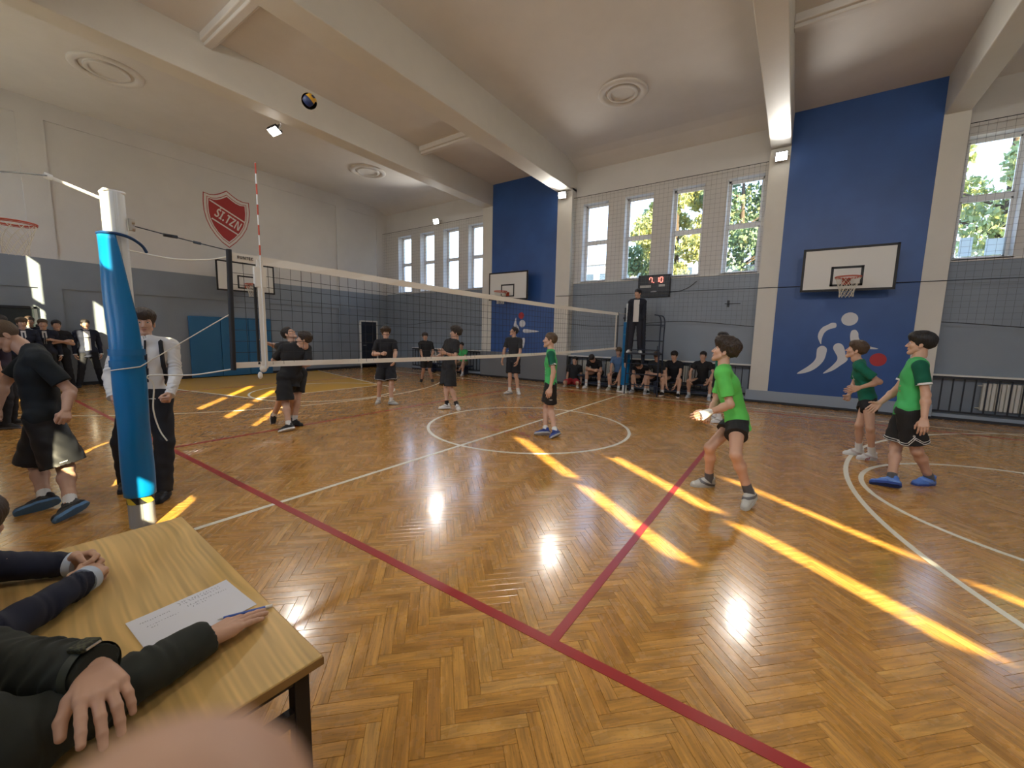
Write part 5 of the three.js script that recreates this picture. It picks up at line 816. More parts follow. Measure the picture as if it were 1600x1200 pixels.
// joints of the posed players, in metres in the hall
const POSE = {
  G: { H: 1.87, pel: [3.518, 0.78, -3.104], nek: [3.35, 1.322, -3.046], hed: [3.335, 1.516, -3.065], shoL: [3.368, 1.295, -2.85], shoR: [3.335, 1.277, -3.238], elbL: [3.464, 0.992, -2.811], elbR: [3.283, 0.961, -3.196], wriL: [3.296, 0.919, -2.603], wriR: [3.251, 0.823, -2.959], hipL: [3.522, 0.78, -3.011], hipR: [3.512, 0.78, -3.197], kneL: [3.568, 0.532, -2.629], kneR: [3.294, 0.492, -2.917], ankL: [3.704, 0.136, -2.762], ankR: [3.291, 0.086, -3.084], toeL: [3.678, 0.019, -2.625], toeR: [3.142, 0.02, -3], look: [-0.957, 0.276, 0.089] },
  H: { H: 1.78, pel: [4.892, 0.819, -5.873], nek: [4.744, 1.344, -5.852], hed: [4.686, 1.525, -5.847], shoL: [4.73, 1.306, -5.665], shoR: [4.759, 1.309, -6.038], elbL: [4.958, 1.11, -5.665], elbR: [4.731, 1.011, -6.042], wriL: [4.741, 1.021, -5.541], wriR: [4.665, 0.87, -5.83], hipL: [4.883, 0.819, -5.785], hipR: [4.9, 0.818, -5.96], kneL: [4.907, 0.472, -5.528], kneR: [4.811, 0.469, -5.71], ankL: [4.982, 0.086, -5.678], ankR: [4.857, 0.085, -5.861], toeL: [4.836, 0.02, -5.616], toeR: [4.703, 0.02, -5.824], look: [-0.962, 0.245, -0.118] },
  I: { H: 1.88, pel: [5.092, 0.862, -4.628], nek: [5.13, 1.431, -4.705], hed: [5.133, 1.632, -4.724], shoL: [5.121, 1.397, -4.506], shoR: [5.142, 1.379, -4.9], elbL: [5.191, 1.089, -4.457], elbR: [5.018, 1.081, -4.888], wriL: [5.18, 0.84, -4.333], wriR: [4.857, 0.923, -4.725], hipL: [5.082, 0.864, -4.535], hipR: [5.101, 0.86, -4.722], kneL: [5.208, 0.427, -4.575], kneR: [5.055, 0.397, -4.736], ankL: [5.387, 0.086, -4.786], ankR: [5.007, 0.086, -4.43], toeL: [5.248, 0.019, -4.687], toeR: [4.838, 0.019, -4.397], look: [-0.983, 0.1, -0.151] },
  F: { H: 1.80, pel: [0.618, 0.819, -4.182], nek: [0.577, 1.37, -4.229], hed: [0.546, 1.559, -4.232], shoL: [0.67, 1.34, -4.064], shoR: [0.485, 1.337, -4.394], elbL: [0.772, 1.066, -3.988], elbR: [0.485, 1.035, -4.394], wriL: [0.78, 0.817, -3.889], wriR: [0.457, 0.77, -4.379], hipL: [0.662, 0.819, -4.104], hipR: [0.574, 0.818, -4.261], kneL: [0.628, 0.388, -4.199], kneR: [0.509, 0.38, -4.234], ankL: [0.837, 0.086, -3.988], ankR: [0.664, 0.085, -3.973], toeL: [0.851, 0.019, -3.829], toeR: [0.547, 0.02, -3.861], look: [-0.862, 0.149, 0.485] },
  A1: { H: 1.76, pel: [-3.088, 0.836, -1.702], nek: [-3.052, 1.364, -1.81], hed: [-2.948, 1.485, -1.905], shoL: [-3.109, 1.339, -1.64], shoR: [-2.996, 1.337, -1.982], elbL: [-3.304, 1.133, -1.567], elbR: [-2.859, 1.082, -1.924], wriL: [-3.377, 1.134, -1.814], wriR: [-3.112, 1.026, -1.917], hipL: [-3.079, 0.835, -1.615], hipR: [-3.097, 0.835, -1.789], kneL: [-3.024, 0.408, -1.59], kneR: [-3.278, 0.474, -1.632], ankL: [-2.786, 0.086, -1.506], ankR: [-3.522, 0.143, -1.626], toeL: [-2.769, 0.019, -1.351], toeR: [-3.517, -0.02, -1.59], look: [-0.588, 0.196, 0.784] },
  A2: { H: 1.72, pel: [-3.264, 0.866, -1.901], nek: [-3.35, 1.391, -1.901], hed: [-3.387, 1.572, -1.888], shoL: [-3.308, 1.36, -2.074], shoR: [-3.393, 1.359, -1.73], elbL: [-3.308, 1.071, -2.074], elbR: [-3.672, 1.354, -1.797], wriL: [-3.278, 0.819, -2.066], wriR: [-3.555, 1.417, -1.581], hipL: [-3.243, 0.864, -1.984], hipR: [-3.284, 0.866, -1.817], kneL: [-3.171, 0.46, -1.87], kneR: [-3.19, 0.454, -1.788], ankL: [-3.092, 0.085, -1.764], ankR: [-3.334, 0.084, -1.811], toeL: [-2.945, 0.02, -1.794], toeR: [-3.184, 0.02, -1.826], look: [0.676, 0.628, -0.386] },
  B: { H: 1.74, pel: [-3.741, 0.895, -4.228], nek: [-3.789, 1.428, -4.265], hed: [-3.802, 1.61, -4.281], shoL: [-3.67, 1.406, -4.402], shoR: [-3.908, 1.403, -4.128], elbL: [-3.509, 1.182, -4.311], elbR: [-3.898, 1.14, -4.004], wriL: [-3.382, 1.013, -4.166], wriR: [-3.644, 1.16, -4.031], hipL: [-3.684, 0.894, -4.294], hipR: [-3.798, 0.895, -4.162], kneL: [-3.576, 0.482, -4.237], kneR: [-3.792, 0.477, -4.075], ankL: [-3.519, 0.085, -4.179], ankR: [-3.884, 0.085, -4.112], toeL: [-3.374, 0.02, -4.223], toeR: [-3.803, 0.02, -3.983], look: [0.843, 0.105, 0.527] },
  C: { H: 1.70, pel: [-5.967, 0.816, -7.602], nek: [-6.037, 1.332, -7.622], hed: [-6.064, 1.513, -7.622], shoL: [-5.929, 1.296, -7.765], shoR: [-6.144, 1.297, -7.479], elbL: [-5.827, 1.029, -7.755], elbR: [-6.071, 1.023, -7.44], wriL: [-5.8, 0.825, -7.611], wriR: [-5.91, 0.847, -7.361], hipL: [-5.915, 0.815, -7.669], hipR: [-6.017, 0.815, -7.533], kneL: [-5.948, 0.4, -7.7], kneR: [-6.083, 0.403, -7.549], ankL: [-6.052, 0.084, -7.918], ankR: [-6.289, 0.084, -7.667], toeL: [-5.934, 0.02, -7.828], toeR: [-6.209, 0.02, -7.542], look: [0.799, 0.05, 0.599] },
  D: { H: 1.82, pel: [-2.314, 0.917, -4.788], nek: [-2.296, 1.471, -4.875], hed: [-2.247, 1.649, -4.933], shoL: [-2.11, 1.44, -4.828], shoR: [-2.482, 1.439, -4.921], elbL: [-2.069, 1.148, -4.746], elbR: [-2.52, 1.164, -4.79], wriL: [-2.124, 1.228, -4.496], wriR: [-2.459, 1.121, -4.533], hipL: [-2.225, 0.915, -4.765], hipR: [-2.402, 0.916, -4.81], kneL: [-2.193, 0.469, -4.715], kneR: [-2.318, 0.489, -4.701], ankL: [-2.001, 0.086, -4.723], ankR: [-2.203, 0.085, -4.623], toeL: [-1.867, 0.019, -4.632], toeR: [-2.292, 0.02, -4.488], look: [-0.648, 0.149, 0.747] },
  E: { H: 1.85, pel: [-2.477, 0.956, -7.568], nek: [-2.511, 1.525, -7.614], hed: [-2.523, 1.724, -7.626], shoL: [-2.318, 1.488, -7.64], shoR: [-2.704, 1.492, -7.588], elbL: [-2.268, 1.186, -7.579], elbR: [-2.725, 1.206, -7.464], wriL: [-2.276, 0.929, -7.478], wriR: [-2.708, 0.953, -7.359], hipL: [-2.385, 0.954, -7.58], hipR: [-2.569, 0.955, -7.555], kneL: [-2.33, 0.509, -7.49], kneR: [-2.504, 0.515, -7.451], ankL: [-2.226, 0.085, -7.466], ankR: [-2.466, 0.085, -7.4], toeL: [-2.115, 0.02, -7.345], toeR: [-2.535, 0.02, -7.251], look: [-0.596, 0.298, 0.745] },
  L1: { H: 1.99, pel: [-1.754, 0.79, 1.217], nek: [-1.835, 1.395, 1.235], hed: [-1.916, 1.538, 1.382], shoL: [-1.621, 1.339, 1.222], shoR: [-2.042, 1.363, 1.208], elbL: [-1.519, 1.054, 1.065], elbR: [-2.091, 1.099, 1.409], wriL: [-1.278, 0.903, 1.137], wriR: [-1.901, 0.885, 1.477], hipL: [-1.657, 0.791, 1.237], hipR: [-1.852, 0.786, 1.198], kneL: [-1.574, 0.325, 1.141], kneR: [-1.936, 0.304, 1.28], ankL: [-1.173, 0.088, 1.188], ankR: [-1.528, 0.087, 1.296], toeL: [-1.024, 0.017, 1.303], toeR: [-1.469, 0.019, 1.474], look: [0.1, -0.597, 0.796] },
  L4: { H: 1.86, pel: [-1.318, 0.936, 0.58], nek: [-1.374, 1.499, 0.535], hed: [-1.425, 1.685, 0.525], shoL: [-1.315, 1.468, 0.35], shoR: [-1.433, 1.472, 0.722], elbL: [-1.209, 1.174, 0.363], elbR: [-1.391, 1.178, 0.815], wriL: [-1.013, 1.017, 0.472], wriR: [-1.171, 1.019, 0.851], hipL: [-1.289, 0.935, 0.491], hipR: [-1.346, 0.936, 0.668], kneL: [-1.111, 0.514, 0.524], kneR: [-1.468, 0.509, 0.765], ankL: [-1.01, 0.085, 0.585], ankR: [-1.577, 0.085, 0.734], toeL: [-0.874, 0.02, 0.677], toeR: [-1.431, 0.02, 0.808], look: [0.971, 0, 0.24] },
};
// ---------- who is in the hall
function poseOf({ x, z, f, H = 1.76, y = 0, seat, lean = 0, arms = 'side', stance = 0.1, look, legs = 0.42, spread = 0.12, bow = 0 }) {
  const F = v3.norm([f[0], 0, f[1]]), L = [F[2], 0, -F[0]], at = (l, h, k) => [x + L[0] * l + F[0] * k, h + y, z + L[2] * l + F[2] * k], J = {};
  const ph = seat !== undefined ? seat + 0.095 : 0.53 * H, sl = Math.sin(lean), cl = Math.cos(lean), T = 0.305 * H, up = (l, t, k = 0) => at(l, ph + t * cl - k * sl, t * sl + k * cl);
  J.pel = at(0, ph, 0); J.nek = up(0, T); J.hed = v3.add(J.nek, v3.sub(at(0, 0.105 * H * Math.cos(lean * 0.4 + bow), 0.105 * H * Math.sin(lean * 0.4 + bow) + 0.02), at(0, 0, 0)));
  J.look = look ?? v3.norm([F[0], -Math.tan(Math.min(1.2, bow * 1.1 + lean * 0.25)), F[2]]);
  for (const [q, s] of [['L', 1], ['R', -1]]) {
    J['hip' + q] = at(s * 0.05 * H, ph, 0); J['sho' + q] = up(s * 0.105 * H, T - 0.022 * H);
    if (seat !== undefined) { J['kne' + q] = at(s * (0.05 * H + spread), seat + 0.1, legs); J['ank' + q] = at(s * (0.05 * H + spread * 0.9), 0.085, legs - 0.02 + (look3(q, x) * 0.06)); J['toe' + q] = v3.add(J['ank' + q], v3.sub(at(s * 0.03, -0.065, 0.16), at(0, 0, 0))); }
    else { J['kne' + q] = at(s * (0.05 * H + stance * 0.4), 0.285 * H, 0.03); J['ank' + q] = at(s * (0.05 * H + stance * 0.8), 0.085, -0.02); J['toe' + q] = v3.add(J['ank' + q], v3.sub(at(s * 0.05, -0.065, 0.15), at(0, 0, 0))); }
    const sh = J['sho' + q], off = (l, h, k) => v3.add(sh, v3.sub(at(s * l, h, k), at(0, y * 0, 0)).map((v, i) => (i === 1 ? v - y : v)));
    if (arms === 'side') { J['elb' + q] = off(0.05, -0.163 * H, -0.02); J['wri' + q] = v3.add(J['elb' + q], v3.sub(at(s * 0.01, -0.142 * H, 0.05), at(0, 0, 0)));
    } else if (arms === 'crossed') { J['elb' + q] = off(0.06, -0.145 * H, 0.1); J['wri' + q] = up(-s * 0.08, T * 0.6 + (s > 0 ? 0.02 : -0.01), 0.2);
    } else if (arms === 'clasp') { J['elb' + q] = off(0.06, -0.155 * H, 0.0); J['wri' + q] = up(s * 0.045, T * 0.28, 0.26);
    } else if (arms === 'knees') { J['elb' + q] = v3.lerp(sh, v3.add(J['kne' + q], [0, 0.09, 0]), 0.52); J['elb' + q] = v3.add(J['elb' + q], v3.sub(at(s * 0.06, -0.03, -0.06), at(0, 0, 0))); J['wri' + q] = v3.add(J['kne' + q], v3.sub(at(-s * 0.06, 0.02, 0.08), at(0, 0, 0)));
    } else if (arms === 'between') { J['elb' + q] = v3.lerp(sh, J['kne' + q], 0.5); J['wri' + q] = v3.add(v3.lerp(J['kne' + q], at(0, seat + 0.1, legs), 0.45), v3.sub(at(0, -0.16, 0.02), at(0, 0, 0)));
    } else if (arms === 'folded') { J['elb' + q] = v3.add(J['kne' + q], v3.sub(at(s * 0.04, 0.1, -0.06), at(0, 0, 0))); J['wri' + q] = at(-s * 0.05, seat + 0.2 + (s > 0 ? 0.03 : 0), legs + 0.05); }
  }
  return J;
}
function look3(q, x) { return q === 'L' ? Math.sin(x * 7) : Math.cos(x * 5); }
const tee = (color, more = {}) => ({ color, ...more }), shorts = (color, more = {}) => ({ color, ...more });
{ // the green team
  const g = person('player in plain lime green shirt and black shorts crouching with bandaged hand', POSE.G, { H: POSE.G.H, build: 0.95, detail: 2, hair: 'mop', hairColor: [0.03, 0.02, 0.015], top: tee(COL.lime, { loose: 0.024, hem: 0.09, len: 0.74 }), bottom: shorts(COL.black, { len: 0.44, flare: 0.035 }), socks: COL.grey, shoes: [0.5, 0.5, 0.47], sole: [0.5, 0.49, 0.44], laces: [0.3, 0.3, 0.3], overlay: [0.12, 0.12, 0.13], hands: ['cup', 'cup'], sockHeight: 0.11 });
  press(g, 'chest_logo', g.shirtField, v3.add(g.mid(0.72), v3.add(v3.mul(g.fwd, 0.13), v3.mul(g.left, 0.085))), v3.add(v3.mul(g.fwd, -1), v3.mul(g.left, -0.8)), g.up, 0.055, 0.05, [0.02, 0.05, 0.02], (u, w) => (w > 0.4 && w < 0.8) || (w < 0.1 && Math.abs(u) < 0.5 + 0.4 * w));
  const wr = g.J.wriL, dir = v3.norm(v3.sub(wr, g.J.elbL)); part(g.o, 'bandage', net(blend([capsule(v3.add(wr, v3.mul(dir, -0.02)), v3.add(wr, v3.mul(dir, 0.09)), 0.034, 0.05, [g.left, 1.25])], 0.01, [[v3.add(wr, v3.mul(dir, 0.1)), v3.mul(dir, -1)]], (x, y, z) => 0.002 * Math.sin(y * 190 + z * 70)), 0.006), cloth([0.85, 0.85, 0.83]), 'white bandage');
  const i = person('player in two tone green shirt with white cuffs and black shorts with white zigzag hem', POSE.I, { H: POSE.I.H, build: 0.98, detail: 2, hair: 'bowl', hairColor: [0.012, 0.011, 0.012], top: tee(COL.green, { sleeve: COL.deep, cuff: COL.white, collar: COL.white, raglan: true, loose: 0.02, hem: 0.05, len: 0.66 }), bottom: shorts(COL.black, { len: 0.8, flare: 0.045, trim: [0.012, 0.036] }), socks: COL.grey, shoes: COL.sky, sole: COL.royal, laces: COL.sky, overlay: [0.16, 0.3, 0.7], hands: ['relaxed', 'flat'], sockHeight: 0.07 });
  for (const [h, w] of [[0.5, 0.1], [0.4, 0.075]]) press(i, 'shirt_print', i.shirtField, v3.add(i.mid(h), v3.add(v3.mul(i.fwd, 0.12), v3.mul(i.left, 0.05))), v3.add(v3.mul(i.fwd, -1), v3.mul(i.left, -0.6)), i.up, w, 0.018, [0.3, 0.36, 0.12], (u, q) => Math.sin(u * 14) > -0.7);
  const h = person('player in dark teal shirt with a pale crest by the blue panel', POSE.H, { H: POSE.H.H, build: 0.9, detail: 1.5, hair: 'fringe', hairColor: [0.07, 0.04, 0.022], top: tee(COL.teal, { loose: 0.022, hem: 0.07, len: 0.7 }), bottom: shorts(COL.black, { len: 0.38, flare: 0.03 }), shoes: COL.white, overlay: [0.55, 0.5, 0.5], sockHeight: 0.13, hands: ['relaxed', 'relaxed'] });
  press(h, 'crest', h.shirtField, v3.add(h.mid(0.66), v3.add(v3.mul(h.fwd, 0.13), v3.mul(h.left, 0.07))), v3.add(v3.mul(h.fwd, -1), v3.mul(h.left, -0.7)), h.up, 0.075, 0.1, [0.6, 0.66, 0.6], (u, w) => u * u + w * w < 0.95 && u * u + w * w > (Math.abs(u) < 0.35 ? 0 : 0.3));
  press(h, 'shirt_print', h.shirtField, v3.add(h.mid(0.4), v3.add(v3.mul(h.fwd, 0.13), v3.mul(h.left, 0.06))), v3.add(v3.mul(h.fwd, -1), v3.mul(h.left, -0.7)), h.up, 0.045, 0.05, COL.white, (u, w) => Math.abs(w) > 0.3);
  for (const q of ['L']) { const a = h.J['ank' + q], t = v3.norm(v3.sub(h.J['toe' + q], a)), side = v3.norm(v3.cross([0, 1, 0], t)); part(h.o, 'shoe_stripe', [0, 1, 2].map((k) => { const c = v3.add(v3.add(a, v3.mul(t, 0.05 + k * 0.022)), v3.mul(side, 0.046)); return bar(v3.add(c, [0, -0.015, 0]), v3.add(v3.add(c, v3.mul(t, 0.012)), [0, -0.052, 0]), 0.004, 5); }), cloth(COL.red)); }
  const f = person('player in two tone green shirt and blue shoes standing in the centre circle', POSE.F, { H: POSE.F.H, build: 0.92, detail: 1.5, hair: 'short', hairColor: [0.09, 0.055, 0.03], top: tee(COL.green, { sleeve: COL.deep, cuff: COL.white, collar: COL.white, raglan: true, loose: 0.02, hem: 0.06, len: 0.66 }), bottom: shorts(COL.black, { len: 0.72, flare: 0.03 }), shoes: COL.royal, sole: [0.4, 0.4, 0.42], laces: COL.royal, sockHeight: 0.07 });
  for (const k of [0.52, 0.42, 0.36]) press(f, 'shirt_print', f.shirtField, v3.add(f.mid(k), v3.add(v3.mul(f.fwd, 0.12), v3.mul(f.left, 0.05))), v3.add(v3.mul(f.fwd, -1), v3.mul(f.left, -0.7)), f.up, 0.08, 0.016, [0.4, 0.55, 0.4], (u) => Math.sin(u * 12) > -0.6);
  press(f, 'shorts_logo', f.shortsField, v3.add(v3.lerp(f.J.hipL, f.J.kneL, 0.55), v3.mul(f.left, 0.1)), v3.mul(f.left, -1), f.up, 0.06, 0.02, COL.white, (u, w) => Math.abs(w) < 0.8 - 0.5 * Math.abs(u));
  person('player in dark teal shirt mostly hidden behind the crouching lime player', poseOf({ x: 2.78, z: -7.2, f: [-0.9, 0.3], H: 1.76, look: [-0.9, 0.1, 0.3] }), { H: 1.76, build: 0.92, detail: 1, hair: 'short', hairColor: COL.dark, top: tee(COL.teal, { hem: 0.08 }), bottom: shorts(COL.black), shoes: COL.white });
}
{ // the black team across the net
  const a = person('player in black seen from behind, stepping in front of a team mate by the net', POSE.A1, { H: POSE.A1.H, build: 1.05, detail: 1.5, hair: 'fringe', hairColor: [0.03, 0.02, 0.014], top: tee(COL.black, { loose: 0.03, hem: 0.13, len: 0.8 }), bottom: shorts(COL.black, { len: 0.85, flare: 0.05 }), shoes: COL.black, sole: COL.white, sockHeight: 0.12 });
  person('player in black stretching out one arm and looking up at the ball', POSE.A2, { H: POSE.A2.H, build: 0.98, detail: 1.5, hair: 'short', top: tee(COL.black, { loose: 0.022 }), bottom: shorts(COL.black, { len: 0.75, flare: 0.03 }), shoes: COL.black, sole: COL.black, sockHeight: 0.1, hands: ['relaxed', 'flat'] });
  const bb = person('player in black tee with white trimmed shorts in front of the dark door', POSE.B, { H: POSE.B.H, build: 1.05, detail: 1.5, hair: 'mop', hairColor: [0.035, 0.022, 0.015], top: tee(COL.ink, { loose: 0.024, hem: 0.08, len: 0.72 }), bottom: shorts(COL.ink, { len: 0.85, flare: 0.05, trim: [0.012] }), shoes: [0.5, 0.5, 0.48], sole: [0.3, 0.3, 0.3], sockHeight: 0.13, hands: ['relaxed', 'fist'] });
  person('player in black tee and black shoes standing farthest back by the radiators', POSE.C, { H: POSE.C.H, build: 0.98, detail: 1, hair: 'fringe', hairColor: [0.04, 0.026, 0.018], top: tee(COL.black, { len: 0.74, loose: 0.026, hem: 0.08 }), bottom: shorts(COL.black, { len: 0.75, flare: 0.03 }), shoes: COL.black, sole: COL.grey, socks: COL.grey, sockHeight: 0.04 });
  person('player in black with thick curly hair and hands together, black socks and white shoes', POSE.D, { H: POSE.D.H, build: 0.98, detail: 1.5, hair: 'mop', hairColor: [0.03, 0.022, 0.018], top: tee(COL.black, { loose: 0.022, hem: 0.08, len: 0.72 }), bottom: shorts(COL.black, { len: 0.95, flare: 0.06 }), shoes: COL.white, socks: COL.black, sockHeight: 0.1, hands: ['flat', 'relaxed'] });
  person('player in dark grey tee before the volleyball pictogram, looking to the side', POSE.E, { H: POSE.E.H, build: 0.98, detail: 1.5, hair: 'short', hairColor: COL.dark, top: tee([0.022, 0.023, 0.028], { loose: 0.02, hem: 0.08, len: 0.72 }), bottom: shorts(COL.ink, { len: 0.85, flare: 0.035 }), shoes: COL.white, sole: [0.3, 0.3, 0.32], sockHeight: 0.12 });
  const l = person('player in black with blue soled shoes bending forward at the left edge', POSE.L1, { H: 1.9, build: 1.06, detail: 2, skin: 'light', hair: 'short', hairColor: [0.11, 0.07, 0.04], top: tee([0.006, 0.011, 0.015], { loose: 0.024, hem: 0.1, len: 0.74 }), bottom: shorts([0.008, 0.009, 0.012], { len: 0.92, flare: 0.06, rough: 0.55 }), shoes: COL.black, sole: COL.steel, laces: COL.black, sockHeight: 0.1, hands: ['fist', 'relaxed'] });
  press(l, 'shorts_logo', l.shortsField, v3.add(v3.lerp(l.J.hipL, l.J.kneL, 0.78), v3.mul(l.left, 0.12)), v3.mul(l.left, -1), l.up, 0.05, 0.03, COL.white, (u, w) => Math.abs(w - u * 0.4) < 0.35);
}
{ // people at the left
  const p = person('boy in white shirt and dark tie with a backpack strap behind the padded post', POSE.L4, { H: POSE.L4.H, build: 0.95, detail: 2, hair: 'fringe', hairColor: [0.035, 0.022, 0.015], top: tee([0.66, 0.65, 0.63], { long: true, cuff: [0.66, 0.65, 0.63], collar: [0.7, 0.7, 0.68], loose: 0.018, hem: 0.0, rough: 0.8 }), bottom: { kind: 'trousers', color: COL.ink, waist: 0.1, loose: 0.02 }, shoes: COL.ink, sole: COL.black, hands: ['fist', 'relaxed'] });
  press(p, 'tie', p.shirtField, v3.add(p.mid(0.62), v3.mul(p.fwd, 0.14)), v3.mul(p.fwd, -1), p.up, 0.085, 0.46, [0.006, 0.008, 0.016], (u, w) => Math.abs(u) < (w > 0.82 ? 0.5 : 0.28 + (1 - w) * 0.28) - (w < -0.8 ? (-0.8 - w) * 4 : 0), 0.006);
  const strap = (s, name) => { const pts = []; for (let k = 0; k <= 16; k++) { const t = k / 16, y = 0.98 - 0.62 * t, c = v3.add(p.mid(y), v3.add(v3.mul(p.left, s * (0.115 + 0.03 * t)), v3.mul(p.fwd, 0.22))); let q = c; for (let n = 0; n < 60; n++) { const e = p.shirtField(...q); if (e < 0.006 || n > 40) break; q = v3.add(q, v3.mul(p.fwd, -Math.min(0.02, Math.max(0.001, e * 0.8)))); } pts.push(q); } const top = v3.add(v3.lerp(p.J.nek, p.J['sho' + (s > 0 ? 'L' : 'R')], 0.6), v3.mul(p.up, 0.055)); pts.unshift(v3.add(top, v3.mul(p.fwd, -0.06)), top); return tube(pts, 0.02, 60, 6); };
  const bag = thing('backpack', 'black backpack worn by the boy in white shirt behind the post', 'backpack', [POSE.L4.pel[0], 0, POSE.L4.pel[2]]);
  part(bag, 'strap', strap(1), cloth(COL.black)); part(bag, 'strap', strap(-1), cloth(COL.black));
  { const c = v3.add(p.mid(0.6), v3.mul(p.fwd, -0.25)), g = new RoundedBoxGeometry(0.3, 0.42, 0.17, 4, 0.06).applyMatrix4(basis(p.left, p.up, p.fwd, c)); part(bag, 'bag', g, cloth(COL.black)); part(bag, 'pocket', new RoundedBoxGeometry(0.24, 0.2, 0.06, 3, 0.025).applyMatrix4(basis(p.left, p.up, p.fwd, v3.add(c, v3.add(v3.mul(p.fwd, -0.1), v3.mul(p.up, -0.08))))), cloth(COL.grey)); }
  const suit = (label, opts, more = {}) => {
    const q = person(label, poseOf({ f: [1, 0], ...opts }), { H: opts.H, detail: 1, top: tee(COL.navy, { long: true, hem: 0.14, loose: 0.026, collar: COL.navy, cuff: COL.white }), bottom: { kind: 'trousers', color: COL.ink, loose: 0.012 }, shoes: COL.ink, sole: COL.black, ...more });
    press(q, 'shirt_front', q.shirtField, v3.add(q.mid(0.66), v3.mul(q.fwd, 0.15)), v3.mul(q.fwd, -1), q.up, 0.2, more.open ?? 0.4, [0.7, 0.7, 0.7], (u, w) => Math.abs(u) < (more.wide ? 0.75 : 0.12 + 0.5 * (w + 1) / 2), 0.003);
    if (!more.wide) press(q, 'tie', q.shirtField, v3.add(q.mid(0.64), v3.mul(q.fwd, 0.15)), v3.mul(q.fwd, -1), q.up, 0.07, 0.34, [0.02, 0.025, 0.05], (u, w) => Math.abs(u) < 0.5, 0.006);
    return q;
  };
  suit('boy in open dark jacket over a pale shirt near the end wall, hand on hip', { x: -11.7, z: -0.7, H: 1.78, arms: 'side', stance: 0.16 }, { hair: 'short', hairColor: COL.dark, wide: true, open: 0.62 });
  person('boy in black tee with folded arms and glasses by the end wall', poseOf({ x: -11.7, z: -0.18, f: [1, 0], H: 1.74, arms: 'crossed' }), { H: 1.74, build: 1.04, detail: 1, hair: 'short', hairColor: COL.dark, top: tee(COL.ink, { hem: 0.1, len: 0.72, loose: 0.024 }), bottom: { kind: 'trousers', color: COL.ink }, shoes: COL.ink, sole: COL.black });
  suit('boy in dark suit and tie with clasped hands, leftmost by the end wall', { x: -11.35, z: 0.42, H: 1.77, arms: 'clasp' }, { hair: 'fringe', hairColor: [0.1, 0.065, 0.04] });
  suit('boy in dark suit half hidden between two others by the end wall', { x: -11.85, z: 0.25, H: 1.82, arms: 'side' }, { hair: 'short', hairColor: [0.05, 0.03, 0.02] });
  suit('boy in dark suit beside the boy with folded arms', { x: -11.6, z: 0.06, H: 1.76, arms: 'side' }, { hair: 'short', hairColor: [0.08, 0.05, 0.03] });
  person('person in dark trousers half hidden behind the bending player at the left edge', poseOf({ x: -6.35, z: 1.12, f: [0.3, -1], H: 1.76, arms: 'side', look: [0.3, -0.1, -1] }), { H: 1.76, detail: 1, hair: 'short', hairColor: COL.dark, top: tee([0.02, 0.012, 0.03], { hem: 0.1 }), bottom: { kind: 'trousers', color: COL.ink }, shoes: COL.ink, sole: COL.grey });
  person('person in white shoes cut off by the left edge', poseOf({ x: -3.4, z: 1.72, f: [0.35, -1], H: 1.75 }), { H: 1.75, detail: 0.8, hair: 'short', top: tee(COL.black), bottom: shorts(COL.black), shoes: COL.white });
  person('person in orange red shoes cut off by the left edge', poseOf({ x: -1.96, z: 1.74, f: [0.1, -1], H: 1.75 }), { H: 1.75, detail: 0.8, hair: 'short', top: tee(COL.black), bottom: shorts(COL.black), shoes: [0.6, 0.09, 0.03], sole: [0.55, 0.4, 0.35], laces: [0.6, 0.2, 0.1] });
}
